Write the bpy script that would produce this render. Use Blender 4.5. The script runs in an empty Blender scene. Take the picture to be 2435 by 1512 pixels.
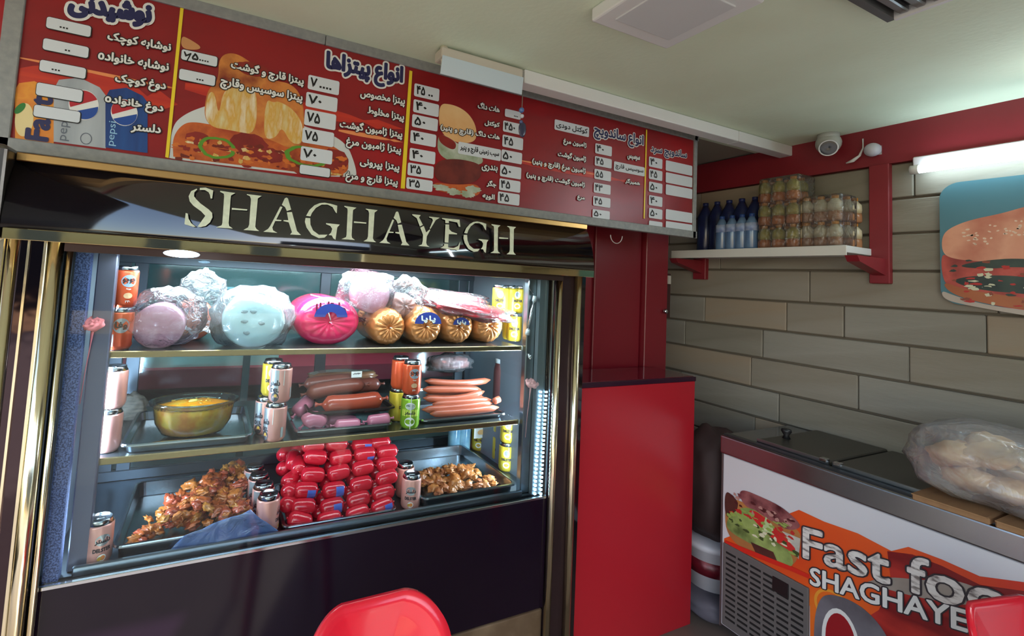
import bpy, bmesh, math, random
from math import sin, cos, pi, radians
from mathutils import Vector, Matrix, noise
random.seed(7)
sc = bpy.context.scene
COL = sc.collection
# ------------------------------------------------------------------ camera
H = 1.5
ROW = [(0.9018711, -0.4285155, 0.0547990), (0.0772397, 0.0351421, -0.9963930), (0.4250441, 0.9028507, 0.0647922)]
FOC, CX, CY = 1121.904, 1044.613, 588.729
cd = bpy.data.cameras.new('camera'); cam = bpy.data.objects.new('camera', cd); COL.objects.link(cam); sc.camera = cam
rx, dn, fw = [Vector(r) for r in ROW]
cam.matrix_world = Matrix(((rx.x, -dn.x, -fw.x, 0), (rx.y, -dn.y, -fw.y, 0), (rx.z, -dn.z, -fw.z, H), (0, 0, 0, 1)))
cd.sensor_width = 36; cd.lens = FOC * 36 / 2435
cd.shift_x = (1217.5 - CX) / 2435; cd.shift_y = (CY - 756) / 2435
cd.clip_start = 0.02; cd.clip_end = 200
# ------------------------------------------------------------------ light
sc.view_settings.view_transform = 'Standard'; sc.view_settings.look = 'None'
sc.view_settings.gamma = 1; sc.view_settings.use_curve_mapping = False
sc.view_settings.exposure = 0.0
sc.cycles.use_denoising = True
sc.cycles.max_bounces = 10; sc.cycles.transparent_max_bounces = 24
sc.cycles.sample_clamp_indirect = 4
w = bpy.data.worlds.new('daylight'); sc.world = w; w.use_nodes = True
bg = w.node_tree.nodes['Background']
sky = w.node_tree.nodes.new('ShaderNodeTexSky'); sky.sky_type = 'NISHITA'; sky.sun_disc = False
sky.sun_elevation = radians(38); sky.sun_rotation = radians(200)
w.node_tree.links.new(sky.outputs[0], bg.inputs[0]); bg.inputs[1].default_value = 0.55
def lamp(name, kind, loc, energy, color=(1, 1, 1), size=.2, size_y=None, aim=None):
    l = bpy.data.lights.new(name, kind); l.energy = energy; l.color = color
    o = bpy.data.objects.new(name, l); COL.objects.link(o); o.location = loc
    if kind == 'AREA':
        l.size = size
        if size_y: l.shape = 'RECTANGLE'; l.size_y = size_y
    if kind == 'SUN': l.angle = radians(.6)
    if aim is not None:
        d = Vector(aim) - Vector(loc); o.rotation_euler = d.to_track_quat('-Z', 'Y').to_euler()
    return o
lamp('sun', 'SUN', (0, 0, 8), 12.0, (1, .93, .82), aim=(-2.95, 6.5, 3.2))
lamp('showcase_led_panel', 'AREA', (.42, 1.66, H + .01), 22, (.82, .93, 1), 1.2, .25, aim=(.42, 1.72, 0))
lamp('showcase_front_fill', 'AREA', (.42, 1.475, H + .005), 3.0, (.86, .94, 1), 1.3, .025, aim=(.42, 1.85, H - .75))  # added area light behind the canopy, brightens the fronts of the goods
lamp('showcase_right_led_strip', 'AREA', (1.135, 1.53, H - .42), 17, (.72, .86, 1), .04, .7, aim=(.3, 1.8, H - .45))
lamp('showcase_left_led_strip', 'AREA', (-.27, 1.54, H - .40), 17, (.60, .78, 1), .04, .7, aim=(.5, 1.8, H - .5))
lamp('upper_shelf_fill', 'AREA', (.42, 1.535, H - .268), 1.9, (.90, .95, 1), 1.25, .02, aim=(.42, 1.80, H - .60))  # added fill beneath the upper shelf, lights the middle row of goods
lamp('lower_shelf_fill', 'AREA', (.42, 1.535, H - .546), .9, (.90, .95, 1), 1.25, .02, aim=(.42, 1.80, H - .85))  # added fill beneath the lower shelf, lights the goods on the deck
lamp('wall_tube_light_glow', 'AREA', (2.50, .35, H + .565), 7, (.93, .96, 1), .05, 1.1, aim=(1.9, .35, H + .3))
# ------------------------------------------------------------------ geometry of the photograph: pixel ray cut with a real plane
def P(px, py, X=None, Y=None, Z=None):
    a, b = (px - CX) / FOC, (py - CY) / FOC
    v = rx * a + dn * b + fw
    k = X / v.x if X is not None else Y / v.y if Y is not None else (Z - H) / v.z
    return Vector((0, 0, H)) + v * k
# ------------------------------------------------------------------ materials
def lin(c):
    return tuple(((x / 255) / 12.92 if x / 255 <= .04045 else ((x / 255 + .055) / 1.055) ** 2.4) for x in c)
MATS = {}
def mat(name, c, rough=.5, metal=0, c2=None, scale=8, bump=0, bscale=40, emit=0, spec=.5, coat=0, stretch=(1, 1, 1), contrast=.5, trans=0, alpha=1, detail=4, coord='Object'):
    if name in MATS: return MATS[name]
    m = bpy.data.materials.new(name); m.use_nodes = True; nt = m.node_tree; N = nt.nodes; L = nt.links
    b = N['Principled BSDF']; c = lin(c) + (1,)
    b.inputs['Base Color'].default_value = c; b.inputs['Roughness'].default_value = rough; b.inputs['Metallic'].default_value = metal
    b.inputs['Specular IOR Level'].default_value = spec; b.inputs['Coat Weight'].default_value = coat; b.inputs['Coat Roughness'].default_value = .05
    b.inputs['Transmission Weight'].default_value = trans; b.inputs['Alpha'].default_value = alpha
    if emit: b.inputs['Emission Color'].default_value = c; b.inputs['Emission Strength'].default_value = emit
    if c2 or bump:
        tc = N.new('ShaderNodeTexCoord'); mp = N.new('ShaderNodeMapping'); mp.inputs['Scale'].default_value = stretch
        L.new(tc.outputs[coord], mp.inputs[0])
    if c2:
        n = N.new('ShaderNodeTexNoise'); n.inputs['Scale'].default_value = scale; n.inputs['Detail'].default_value = detail
        L.new(mp.outputs[0], n.inputs['Vector'])
        r = N.new('ShaderNodeValToRGB'); cs = [lin(x) + (1,) for x in ([c2] if isinstance(c2[0], (int, float)) else c2)]
        r.color_ramp.elements[0].color = c; r.color_ramp.elements[0].position = .5 - contrast / 2
        r.color_ramp.elements[1].color = cs[-1]; r.color_ramp.elements[1].position = .5 + contrast / 2
        for i, x in enumerate(cs[:-1]):
            e = r.color_ramp.elements.new(.5 - contrast / 2 + contrast * (i + 1) / len(cs)); e.color = x
        L.new(n.outputs['Fac'], r.inputs[0]); L.new(r.outputs[0], b.inputs['Base Color'])
    if bump:
        n2 = N.new('ShaderNodeTexNoise'); n2.inputs['Scale'].default_value = bscale; n2.inputs['Detail'].default_value = 3
        L.new(mp.outputs[0], n2.inputs['Vector'])
        bp = N.new('ShaderNodeBump'); bp.inputs['Strength'].default_value = bump; bp.inputs['Distance'].default_value = .01
        L.new(n2.outputs['Fac'], bp.inputs['Height']); L.new(bp.outputs[0], b.inputs['Normal'])
    MATS[name] = m
    return m
def sheer(name, tint, opacity, rough=.15, bump=.6, bscale=25, white=.35, dc=(225, 228, 235), ior=1.45):
    """thin clear plastic or glass: see-through, glossy, slightly milky"""
    m = bpy.data.materials.new(name); m.use_nodes = True; nt = m.node_tree; N = nt.nodes; L = nt.links
    for n in list(N):
        if n.type == 'BSDF_PRINCIPLED': N.remove(n)
    out = [n for n in N if n.type == 'OUTPUT_MATERIAL'][0]
    t = N.new('ShaderNodeBsdfTransparent'); g = N.new('ShaderNodeBsdfGlossy'); d = N.new('ShaderNodeBsdfDiffuse')
    t.inputs[0].default_value = lin(tint) + (1,); g.inputs['Roughness'].default_value = rough; d.inputs[0].default_value = lin(dc) + (1,)
    fr = N.new('ShaderNodeFresnel'); fr.inputs['IOR'].default_value = ior
    m1 = N.new('ShaderNodeMixShader'); m1.inputs[0].default_value = white
    m2 = N.new('ShaderNodeMixShader'); m2.inputs[0].default_value = opacity
    m3 = N.new('ShaderNodeMixShader')
    L.new(g.outputs[0], m1.inputs[1]); L.new(d.outputs[0], m1.inputs[2])
    L.new(t.outputs[0], m2.inputs[1]); L.new(m1.outputs[0], m2.inputs[2])
    L.new(fr.outputs[0], m3.inputs[0]); L.new(m2.outputs[0], m3.inputs[1]); L.new(g.outputs[0], m3.inputs[2])
    if bump:
        n2 = N.new('ShaderNodeTexNoise'); n2.inputs['Scale'].default_value = bscale; n2.inputs['Detail'].default_value = 3; n2.inputs['Distortion'].default_value = 1.5
        tc = N.new('ShaderNodeTexCoord'); L.new(tc.outputs['Object'], n2.inputs['Vector'])
        bp = N.new('ShaderNodeBump'); bp.inputs['Strength'].default_value = bump; bp.inputs['Distance'].default_value = .02
        L.new(n2.outputs['Fac'], bp.inputs['Height'])
        for x in (g, d): L.new(bp.outputs[0], x.inputs['Normal'])
        L.new(bp.outputs[0], fr.inputs['Normal'])
    L.new(m3.outputs[0], out.inputs[0]); MATS[name] = m
    return m
M = mat
plaster = M('ceiling_paint', (224, 238, 212), .8, c2=(216, 226, 198), scale=3, bump=.1, bscale=60)
redpaint = M('red_paint', (140, 36, 46), .45, c2=(126, 30, 40), scale=3)
redlam = M('red_laminate', (168, 30, 42), .3)
redcab = M('red_cabinet_paint', (118, 22, 34), .35)
stone_ms = [M('stone_%d' % i, a, .75, c2=b, scale=2.2, bump=.25, bscale=18, stretch=(1, .45, 2.2), contrast=.6) for i, (a, b) in enumerate([((150, 143, 131), ((138, 129, 114), (156, 150, 139))), ((145, 140, 128), ((129, 122, 108), (152, 147, 135))), ((153, 145, 131), ((155, 138, 117), (150, 145, 133))), ((137, 134, 124), ((147, 142, 131), (124, 117, 104)))])]
grout = M('grout', (112, 102, 88), .9)
gold = M('gold_metal', (232, 222, 190), .16, 1, bump=.15, bscale=14, stretch=(3, 3, .4))
goldd = M('gold_trim', (190, 150, 92), .28, 1)
steel = M('brushed_steel', (150, 158, 165), .28, 1)
chrome = M('chrome', (200, 205, 210), .12, 1)
blackg = M('black_gloss', (10, 9, 14), .06, coat=1)
blackp = M('black_glass_panel', (20, 10, 24), .12, spec=.35)
darkmir = M('dark_mirror_panel', (70, 58, 62), .08, 1, bump=.25, bscale=6)
white = M('white_paint', (222, 224, 222), .45)
alu = M('aluminium', (170, 172, 176), .25, 1, c2=(140, 142, 150), scale=3)
glass = sheer('clear_glass', (240, 248, 248), .0, .02, 0, ior=1.28)
glass2 = sheer('rear_glass', (206, 226, 226), .015, .1, 0)
film = sheer('clear_plastic_bag', (244, 245, 249), .07, .2, .7, 30, .9)
film2 = sheer('milky_plastic_bag', (238, 242, 244), .18, .22, .4, 22, .9)
floor_m = M('floor_tile', (120, 108, 98), .35, c2=(98, 88, 82), scale=6)
# ------------------------------------------------------------------ mesh helpers
def wm(o):
    b = Matrix.LocRotScale(o.location, o.rotation_euler, o.scale)
    return wm(o.parent) @ o.matrix_parent_inverse @ b if o.parent else b
def link(name, me, m, parent=None, smooth=False):
    o = bpy.data.objects.new(name, me); COL.objects.link(o)
    for x in (m if isinstance(m, (list, tuple)) else [m]):
        if x: me.materials.append(x)
    if smooth:
        for p in me.polygons: p.use_smooth = True
    if parent: o.parent = parent; o.matrix_parent_inverse = wm(parent).inverted()
    return o
def mesh(name, vs, fs, m, parent=None, smooth=False):
    me = bpy.data.meshes.new(name); me.from_pydata([tuple(v) for v in vs], [], fs); me.update()
    return link(name, me, m, parent, smooth)
def from_bm(name, bm, m, parent=None, smooth=True):
    me = bpy.data.meshes.new(name); bm.to_mesh(me); bm.free()
    return link(name, me, m, parent, smooth)
def tag(o, label=None, cat=None, group=None, kind=None):
    if label: o['label'] = label
    if cat: o['category'] = cat
    if group: o['group'] = group
    if kind: o['kind'] = kind
    return o
def empty(name, loc, label=None, cat=None, group=None, rz=0):
    o = bpy.data.objects.new(name, None); COL.objects.link(o); o.location = loc; o.rotation_euler.z = rz; o.empty_display_size = .05
    return tag(o, label, cat, group)
def kids(o): return KID.get(o.name, [])
def clone(root, loc=None, rz=0, scale=None, label=None, group=None, rot=None, parent=None):
    """copy of a thing with copies of its parts and sub-parts (mesh data shared)"""
    c = root.copy(); COL.objects.link(c)
    if parent: c.parent = parent
    if loc is not None: c.location = loc; c.rotation_euler = rot if rot else (0, 0, rz)
    if scale: c.scale = scale if isinstance(scale, (tuple, list)) else (scale,) * 3
    if label: c['label'] = label
    if group: c['group'] = group
    for k in [k for k in COL.objects if k.parent == root]: clone(k, parent=c)
    return c
def place(root, used, loc, rz=0, scale=None, label=None, group=None, rot=None):
    """first call moves the model itself, later calls copy it"""
    if root.name not in used:
        used[root.name] = 1; root.location = loc; root.rotation_euler = rot if rot else (0, 0, rz)
        if scale: root.scale = scale if isinstance(scale, (tuple, list)) else (scale,) * 3
        if label: root['label'] = label
        if group: root['group'] = group
        return root
    return clone(root, loc, rz, scale, label, group, rot)
USED = {}
def box(name, a, b, m, parent=None, bevel=0, seg=2):
    """box between two corners given in the parent's coordinates"""
    bm = bmesh.new(); bmesh.ops.create_cube(bm, size=1)
    a, b = Vector(a), Vector(b); c = (a + b) / 2; d = b - a
    for v in bm.verts: v.co = Vector((v.co.x * abs(d.x), v.co.y * abs(d.y), v.co.z * abs(d.z)))
    if bevel: bmesh.ops.bevel(bm, geom=bm.edges[:], offset=bevel, segments=seg, profile=.5, affect='EDGES')
    o = from_bm(name, bm, m, parent, False); o.location = c
    return o
def lathe(name, prof, m, parent=None, seg=24, axis='Z', fn=None, cap=True):
    """prof: list of (r, h); fn(theta, i, r, h) may return new (r, h)"""
    vs, fs = [], []
    n = len(prof)
    for i, (r, h) in enumerate(prof):
        for k in range(seg):
            t = 2 * pi * k / seg; rr, hh = (fn(t, i, r, h) if fn else (r, h))
            p = (rr * cos(t), rr * sin(t), hh)
            if axis == 'Y': p = (p[0], p[2], p[1])
            if axis == 'X': p = (p[2], p[0], p[1])
            vs.append(p)
    for i in range(n - 1):
        for k in range(seg):
            a, b = i * seg + k, i * seg + (k + 1) % seg
            q = (a, b, b + seg, a + seg)
            fs.append(q if axis != 'Y' else q[::-1])
    if cap and prof[0][0] > 1e-4: fs.append(tuple(range(seg))[::-1] if axis != 'Y' else tuple(range(seg)))
    if cap and prof[-1][0] > 1e-4: fs.append(tuple((n - 1) * seg + k for k in range(seg)) if axis != 'Y' else tuple((n - 1) * seg + k for k in range(seg))[::-1])
    return mesh(name, vs, fs, m, parent, True)
def tube(name, pts, r, m, parent=None, seg=8, cap=True):
    pts = [Vector(p) for p in pts]; vs, fs = [], []
    rs = r if isinstance(r, (list, tuple)) else [r] * len(pts)
    for i, p in enumerate(pts):
        d = (pts[min(i + 1, len(pts) - 1)] - pts[max(i - 1, 0)]).normalized()
        u = d.cross(Vector((0, 0, 1)))
        if u.length < .1: u = d.cross(Vector((1, 0, 0)))
        u.normalize(); v = d.cross(u)
        for k in range(seg):
            t = 2 * pi * k / seg; vs.append(p + (u * cos(t) + v * sin(t)) * rs[i])
    for i in range(len(pts) - 1):
        for k in range(seg):
            a, b = i * seg + k, i * seg + (k + 1) % seg; fs.append((a, a + seg, b + seg, b))
    if cap: fs.append(tuple(range(seg))); fs.append(tuple((len(pts) - 1) * seg + k for k in range(seg))[::-1])
    return mesh(name, vs, fs, m, parent, True)
def blob(name, rad, m, parent=None, amp=.15, freq=3, seed=0, sub=3, flat=None, power=2.0, folds=0):
    bm = bmesh.new(); bmesh.ops.create_icosphere(bm, subdivisions=sub, radius=1)
    off = Vector((seed * 7.3, seed * 3.1, seed * 5.7))
    for v in bm.verts:
        n = v.co.normalized()
        if power != 2:
            k = (abs(n.x) ** power + abs(n.y) ** power + abs(n.z) ** power) ** (-1 / power); n = n * k
        f = 1 + amp * noise.noise(v.co * freq + off) + (folds * abs(noise.noise(v.co * freq * 3 + off)) if folds else 0)
        v.co = Vector((n.x * rad[0] * f, n.y * rad[1] * f, n.z * rad[2] * f))
        if flat is not None and v.co.z < flat: v.co.z = flat
    return from_bm(name, bm, m, parent, True)
def rrect(w, h, r, n=4):
    pts = []
    for cx, cy, a0 in ((w / 2 - r, h / 2 - r, 0), (-w / 2 + r, h / 2 - r, pi / 2), (-w / 2 + r, -h / 2 + r, pi), (w / 2 - r, -h / 2 + r, 3 * pi / 2)):
        for i in range(n + 1):
            t = a0 + pi / 2 * i / n; pts.append((cx + r * cos(t), cy + r * sin(t)))
    return pts
# text -> triangles (cached), Persian joining forms are chosen by hand
AR = {'ا': (0xFE8D, 0xFE8E), 'ب': 0xFE8F, 'پ': 0xFB56, 'ت': 0xFE95, 'ج': 0xFE9D, 'چ': 0xFB7A, 'ح': 0xFEA1, 'خ': 0xFEA5, 'د': (0xFEA9, 0xFEAA), 'ر': (0xFEAD, 0xFEAE),
      'ز': (0xFEAF, 0xFEB0), 'ژ': (0xFB8A, 0xFB8B), 'س': 0xFEB1, 'ش': 0xFEB5, 'ص': 0xFEB9, 'ط': 0xFEC1, 'ع': 0xFEC9, 'غ': 0xFECD, 'ف': 0xFED1, 'ق': 0xFED5, 'ک': 0xFB8E,
      'گ': 0xFB92, 'ل': 0xFEDD, 'م': 0xFEE1, 'ن': 0xFEE5, 'و': (0xFEED, 0xFEEE), 'ه': 0xFEE9, 'ی': 0xFBFC}
def shape(s):
    out = []
    for i, ch in enumerate(s):
        if ch not in AR: out.append({'(': ')', ')': '('}.get(ch, ch)); continue
        prev = i > 0 and s[i - 1] in AR and not isinstance(AR[s[i - 1]], tuple)
        nxt = i + 1 < len(s) and s[i + 1] in AR
        a = AR[ch]
        if ch == 'ه' and not prev and not nxt: out.append('٥'); continue
        if isinstance(a, tuple): out.append(chr(a[1] if prev else a[0]))
        else: out.append(chr(a + (3 if prev and nxt else 1 if prev else 2 if nxt else 0)))
    t = ''.join(out)
    if any(c in AR for c in s): t = t[::-1]
    return t
TXT = {}
def text_geo(s):
    if s in TXT: return TXT[s]
    c = bpy.data.curves.new('t', 'FONT'); c.body = shape(s); c.resolution_u = 3
    o = bpy.data.objects.new('t', c); COL.objects.link(o)
    me = bpy.data.meshes.new_from_object(o)
    vs = [(v.co.x, v.co.y) for v in me.vertices]; fs = [tuple(p.vertices) for p in me.polygons]
    bpy.data.objects.remove(o); bpy.data.curves.remove(c); bpy.data.meshes.remove(me)
    x0 = min(v[0] for v in vs); x1 = max(v[0] for v in vs); y0 = min(v[1] for v in vs); y1 = max(v[1] for v in vs)
    vs = [((x - x0) / (x1 - x0), (y - y0) / (y1 - y0)) for x, y in vs]
    TXT[s] = (vs, fs); return TXT[s]
class TV(tuple):
    """2-D text vertex that also carries the depth of its shifted copy, so that no two copies coincide"""
    def __new__(cls, x, y, d=0): t = tuple.__new__(cls, (x, y)); t.d = d; return t
def text2d(s, w, h, bold):
    """triangles of a text filling w x h around 0,0, thickened by shifted copies"""
    v0, f0 = text_geo(s); vs, fs = [], []
    nk = 8 if bold < .004 else 20
    sh = [(0, 0)] + ([(bold * cos(k * 2 * pi / nk), bold * sin(k * 2 * pi / nk)) for k in range(nk)] if bold else []) + ([(bold * .6 * cos(k * pi / 4), bold * .6 * sin(k * pi / 4)) for k in range(8)] if bold >= .004 else [])
    for dx, dy in sh:
        b = len(vs); vs += [TV((x - .5) * w + dx, (y - .5) * h + dy, len(vs) // len(v0) * .9 / len(sh)) for x, y in v0]; fs += [tuple(i + b for i in f) for f in f0]
    return vs, fs
SOFT = {'printed_food', 'print_bun', 'print_filling', 'print_lettuce', 'print_plate', 'print_sandwich', 'print_glass', 'print_smoke', 'printed_plate'}
class Board:
    """a printed board: a vertical plane; u runs along it to the right as seen, v up. Layers of print lie on it like foil."""
    def __init__(s, axis, val): s.axis, s.val = axis, val
    def uv(s, px, py):
        p = P(px, py, Y=s.val) if s.axis == 'Y' else P(px, py, X=s.val)
        return (p.x, p.z) if s.axis == 'Y' else (-p.y, p.z)
    def w(s, u, v, lay): return (u, s.val - .0004 * lay, v) if s.axis == 'Y' else (s.val - .0004 * lay, -u, v)
    def put(s, name, vs, fs, m, parent, lay): return mesh(name, [s.w(q[0], q[1], lay + getattr(q, 'd', 0)) for q in vs], fs, m, parent)
    def poly(s, name, pxs, m, parent, lay):
        if name in SOFT and len(pxs) > 4:
            for _ in range(3): pxs = [q for i in range(len(pxs)) for q in (tuple(.75 * a + .25 * b for a, b in zip(pxs[i], pxs[(i + 1) % len(pxs)])), tuple(.25 * a + .75 * b for a, b in zip(pxs[i], pxs[(i + 1) % len(pxs)])))]
        return s.put(name, [s.uv(*p) for p in pxs], [tuple(range(len(pxs)))], m, parent, lay)
    def label(s, name, q, m, parent, lay, border=None, bw=.002, r=.006):
        c = [s.uv(*p) for p in q]; u0 = (c[0][0] + c[3][0]) / 2; u1 = (c[1][0] + c[2][0]) / 2
        v1 = (c[0][1] + c[1][1]) / 2; v0 = (c[2][1] + c[3][1]) / 2
        cu, cv, W, Hh = (u0 + u1) / 2, (v0 + v1) / 2, u1 - u0, v1 - v0
        pts = [(cu + x, cv + y) for x, y in rrect(W, Hh, min(r, Hh * .3))]
        o = s.put(name, pts, [tuple(range(len(pts)))], m, parent, lay)
        if border:
            pts = [(cu + x + bw * .3, cv + y - bw * .3) for x, y in rrect(W + 2 * bw, Hh + 2 * bw, min(r, Hh * .3) + bw)]
            s.put('label_border', pts, [tuple(range(len(pts)))], border, o, lay - 1)
        return o, (cu, cv, W, Hh)
    def text(s, t, L, R, hpx, m, parent, lay, bold=.0, out=None, ow=0, name='lettering'):
        a = s.uv(*L); b = s.uv(*R); mid = ((L[0] + R[0]) / 2, (L[1] + R[1]) / 2)
        hh = abs(s.uv(mid[0], mid[1] - hpx / 2)[1] - s.uv(mid[0], mid[1] + hpx / 2)[1])
        vs, fs = text2d(t, b[0] - a[0] - 2 * bold, hh - 2 * bold, bold); cu, cv = (a[0] + b[0]) / 2, (a[1] + b[1]) / 2
        tl = (b[1] - a[1]) / (b[0] - a[0])
        mv = lambda vs: [TV(cu + q[0], cv + q[1] + q[0] * tl, q.d) for q in vs]
        o = s.put(name, mv(vs), fs, m, parent, lay)
        if out:
            vs, fs = text2d(t, b[0] - a[0] - 2 * bold, hh - 2 * bold, bold + ow)
            s.put('lettering_outline', mv(vs), fs, out, o, lay - 1)
        return o
# ------------------------------------------------------------------ the room
BY = 1.55; WX = 2.65; CZ = H + .775; RZ = P(1810, 363, X=WX).z
def struct(o): o['kind'] = 'structure'; return o
struct(box('floor', (-1.6, -1.0, -.05), (WX + .1, 3.5, 0), floor_m))
pave = M('pavement', (176, 168, 156), .8, c2=(150, 142, 132), scale=4, bump=.2, bscale=20)
struct(box('pavement', (-9, -9, -.08), (9, -1.0, -.03), pave))
struct(box('ceiling', (-1.6, -.85, CZ), (WX + .1, BY + .02, CZ + .06), plaster))
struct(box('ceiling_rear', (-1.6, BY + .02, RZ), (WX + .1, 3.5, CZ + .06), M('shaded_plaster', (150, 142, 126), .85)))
struct(box('wall_back', (-1.6, 3.4, 0), (WX, 3.5, RZ), M('kitchen_tile', (104, 122, 128), .35, c2=(90, 106, 112), scale=2)))
left_paint = M('left_paint', (190, 188, 178), .8)
struct(box('wall_left', (-1.6, 1.9, 0), (-1.5, 3.5, RZ), left_paint))
struct(box('wall_front', (1.08, -1.0, 0), (WX + .1, -.9, CZ + .06), left_paint))  # unseen wall, its free edge set to cut off sunlight on the right
pil = struct(box('wall_pier', (-1.5, 1.50, 0), (-.468, 1.9, H + .03), M('pier_paint', (196, 200, 198), .6)))
box('upper_pier', (-1.5, 1.60, H + .03), (-.445, 1.9, CZ), M('pier_paint', (0, 0, 0)), pil)
box('red_panel', (-1.5, 1.585, H + .2), (-.545, 1.60, CZ), redlam, pil)
# stone wall: backing plus one object for each stone
wr = struct(box('wall_right', (WX, -1.0, 0), (WX + .1, 3.4, CZ), grout))
joints = [-1.5, -1.405, -1.25, -1.095, -.94, -.787, -.635, -.485, -.326, -.173, -.021, .138, .299, .450, .606]
known = {10: [.70, 1.315, 2.2], 9: [.731, 1.176, 1.417], 8: [1.532, .95, .4], 11: [1.011, 1.77], 7: [1.59, 1.123, .6], 12: [.84, 1.5], 13: [.93, 1.4], 6: [.9, 1.45]}
for i in range(len(joints) - 1):
    z0, z1 = joints[i] + H + .005, joints[i + 1] + H - .005
    cuts = sorted(known.get(i, [.7 + random.uniform(-.3, .3), 1.3 + random.uniform(-.2, .2)]))
    while cuts[0] > -.5: cuts.insert(0, cuts[0] - random.uniform(.4, .7))
    while cuts[-1] < 2.9: cuts.append(cuts[-1] + random.uniform(.4, .7))
    cuts = [-.98] + [c for c in cuts if -.9 < c < 3.3] + [3.38]
    for a, b in zip(cuts, cuts[1:]):
        box('stone', (WX - .018 - random.uniform(0, .005), a + .0015, z0), (WX + .01, b - .0015, z1), random.choice(stone_ms), wr, .004, 1)
struct(box('trim_1', (WX - .035, -.95, H + .606), (WX + .01, 3.38, CZ), redpaint))['label'] = 'red painted band along the top of the stone wall'
# opposite side of the street, seen only in reflections
fac = empty('street_building', (0, -14, 0), 'pale street building across the road', 'building')
box('facade', (-8, -15, 0), (8, -14, 5), M('facade', (84, 86, 92), .9, c2=(60, 62, 68), scale=.8), fac)
for i in range(5):
    box('shop_window', (-7 + i * 3, -14.03, .5), (-5 + i * 3, -13.99, 2.6), blackg, fac)
# ------------------------------------------------------------------ ceiling fittings
cp = [P(*p, Z=CZ - .04) for p in ((1402, 54), (1584, 115), (1776, 30))]
lx0, ly1, lx1, ly0 = cp[0].x, (cp[0].y + cp[1].y) / 2, (cp[1].x + cp[2].x) / 2, cp[2].y
lp = empty('ceiling_lamp', (lx0, ly0, CZ), 'square white flush ceiling lamp, switched off, with a milky centre', 'ceiling light')
box('housing', (lx0, ly0 - .05, CZ - .04), (lx1, ly1, CZ), white, lp, .006)
box('diffuser', (lx0 + .045, ly0 - .005, CZ - .044), (lx1 - .045, ly1 - .045, CZ - .038), M('milky_diffuser', (205, 208, 208), .5), lp, .002)
g0 = P(2110, 52, Z=CZ - .03)
gr = empty('louvre_lamp', (g0.x, g0.y, CZ), 'grey metal louvred ceiling lamp at the top edge, unlit', 'ceiling light')
box('back_plate', (g0.x - .62, g0.y - .62, CZ - .012), (g0.x, g0.y, CZ), M('dark_sheet', (60, 60, 64), .5), gr)
fr = M('lamp_metal', (150, 152, 156), .3, .8)
box('rim', (g0.x - .62, g0.y - .018, CZ - .032), (g0.x, g0.y, CZ), M('dark_rim', (84, 84, 82), .5), gr)
box('rim', (g0.x - .012, g0.y - .62, CZ - .036), (g0.x, g0.y - .018, CZ), white, gr)
for i in range(9):
    box('louvre_slat', (g0.x - .61, g0.y - .05 - i * .032, CZ - .03), (g0.x - .014, g0.y - .03 - i * .032, CZ - .014), fr, gr, .003, 1)
# cable trunking along the edge of the ceiling
ty = 1.40
def trunk(xa, xb, lab):
    t = tag(box('cable_trunking', (xa, ty - .012, CZ - .052), (xb, ty + .05, CZ - .001), white, None, .004), lab, 'trunking', 'white trunking lengths along the ceiling edge')
xs = [P(p[0], p[1], Y=ty).x for p in ((1243, 190), (1752, 318), (1888, 352))]
trunk(xs[0], xs[1] - .002, 'long white trunking length above the menu board, next to the white folded strip')
trunk(xs[1] + .002, xs[2], 'short white trunking length ending at the stone wall corner')
# white fold-down strip with pipe elbow
t = empty('light_batten', (P(1140, 180, Y=ty).x, ty, CZ), 'white batten with a pale blue flap and pipe elbow above the menu prices', 'lamp')
ax, bx = P(1043, 160, Y=ty).x, P(1236, 200, Y=ty).x
box('batten', (ax, ty - .02, CZ - .045), (bx, ty + .04, CZ - .008), M('old_white', (196, 190, 176), .5), t, .006)
fl = [(ax - .012, ty - .045, CZ - .115), (bx - .02, ty - .045, CZ - .115), (bx, ty - .022, CZ - .04), (ax + .003, ty - .022, CZ - .04)]
fl2 = [(x, y + .004, z) for x, y, z in fl]
mesh('flap', fl + fl2, [(0, 1, 2, 3), (7, 6, 5, 4), (0, 4, 5, 1), (1, 5, 6, 2), (2, 6, 7, 3), (3, 7, 4, 0)], M('pale_blue_flap', (206, 222, 236), .35), t)
e0 = P(1030, 140, Z=CZ - .005)
tube('pipe_elbow', [(e0.x, ty, CZ), (e0.x - .002, ty, CZ - .03), (e0.x + .008, ty, CZ - .055), (e0.x + .024, ty, CZ - .07)], [.013, .012, .014, .012], M('cream_pipe', (214, 208, 186), .4), t, 12)
# hanging charm
c0 = P(1243, 215, Y=ty - .03)
hc = empty('hanging_charm', c0, 'blue bead charm with dark round pendant hanging from the trunking', 'ornament')
tube('cord', [c0, P(1241, 262, Y=ty - .03)], .0015, M('cord', (120, 120, 110), .8), hc, 5)
for i, (px, py, r, c) in enumerate(((1240, 262, .010, (70, 110, 170)), (1241, 276, .008, (200, 205, 215)), (1239, 290, .007, (60, 80, 130)))):
    b = blob('bead', (r, r, r), M('bead_%d' % i, c, .1, coat=1), hc, .02, 3, i, 2); b.location = P(px, py, Y=ty - .03)
b = blob('pendant', (.016, .006, .028), M('dark_pendant', (58, 60, 84), .25), hc, .12, 3, 4, 3); b.location = P(1242, 308, Y=ty - .03)
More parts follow.
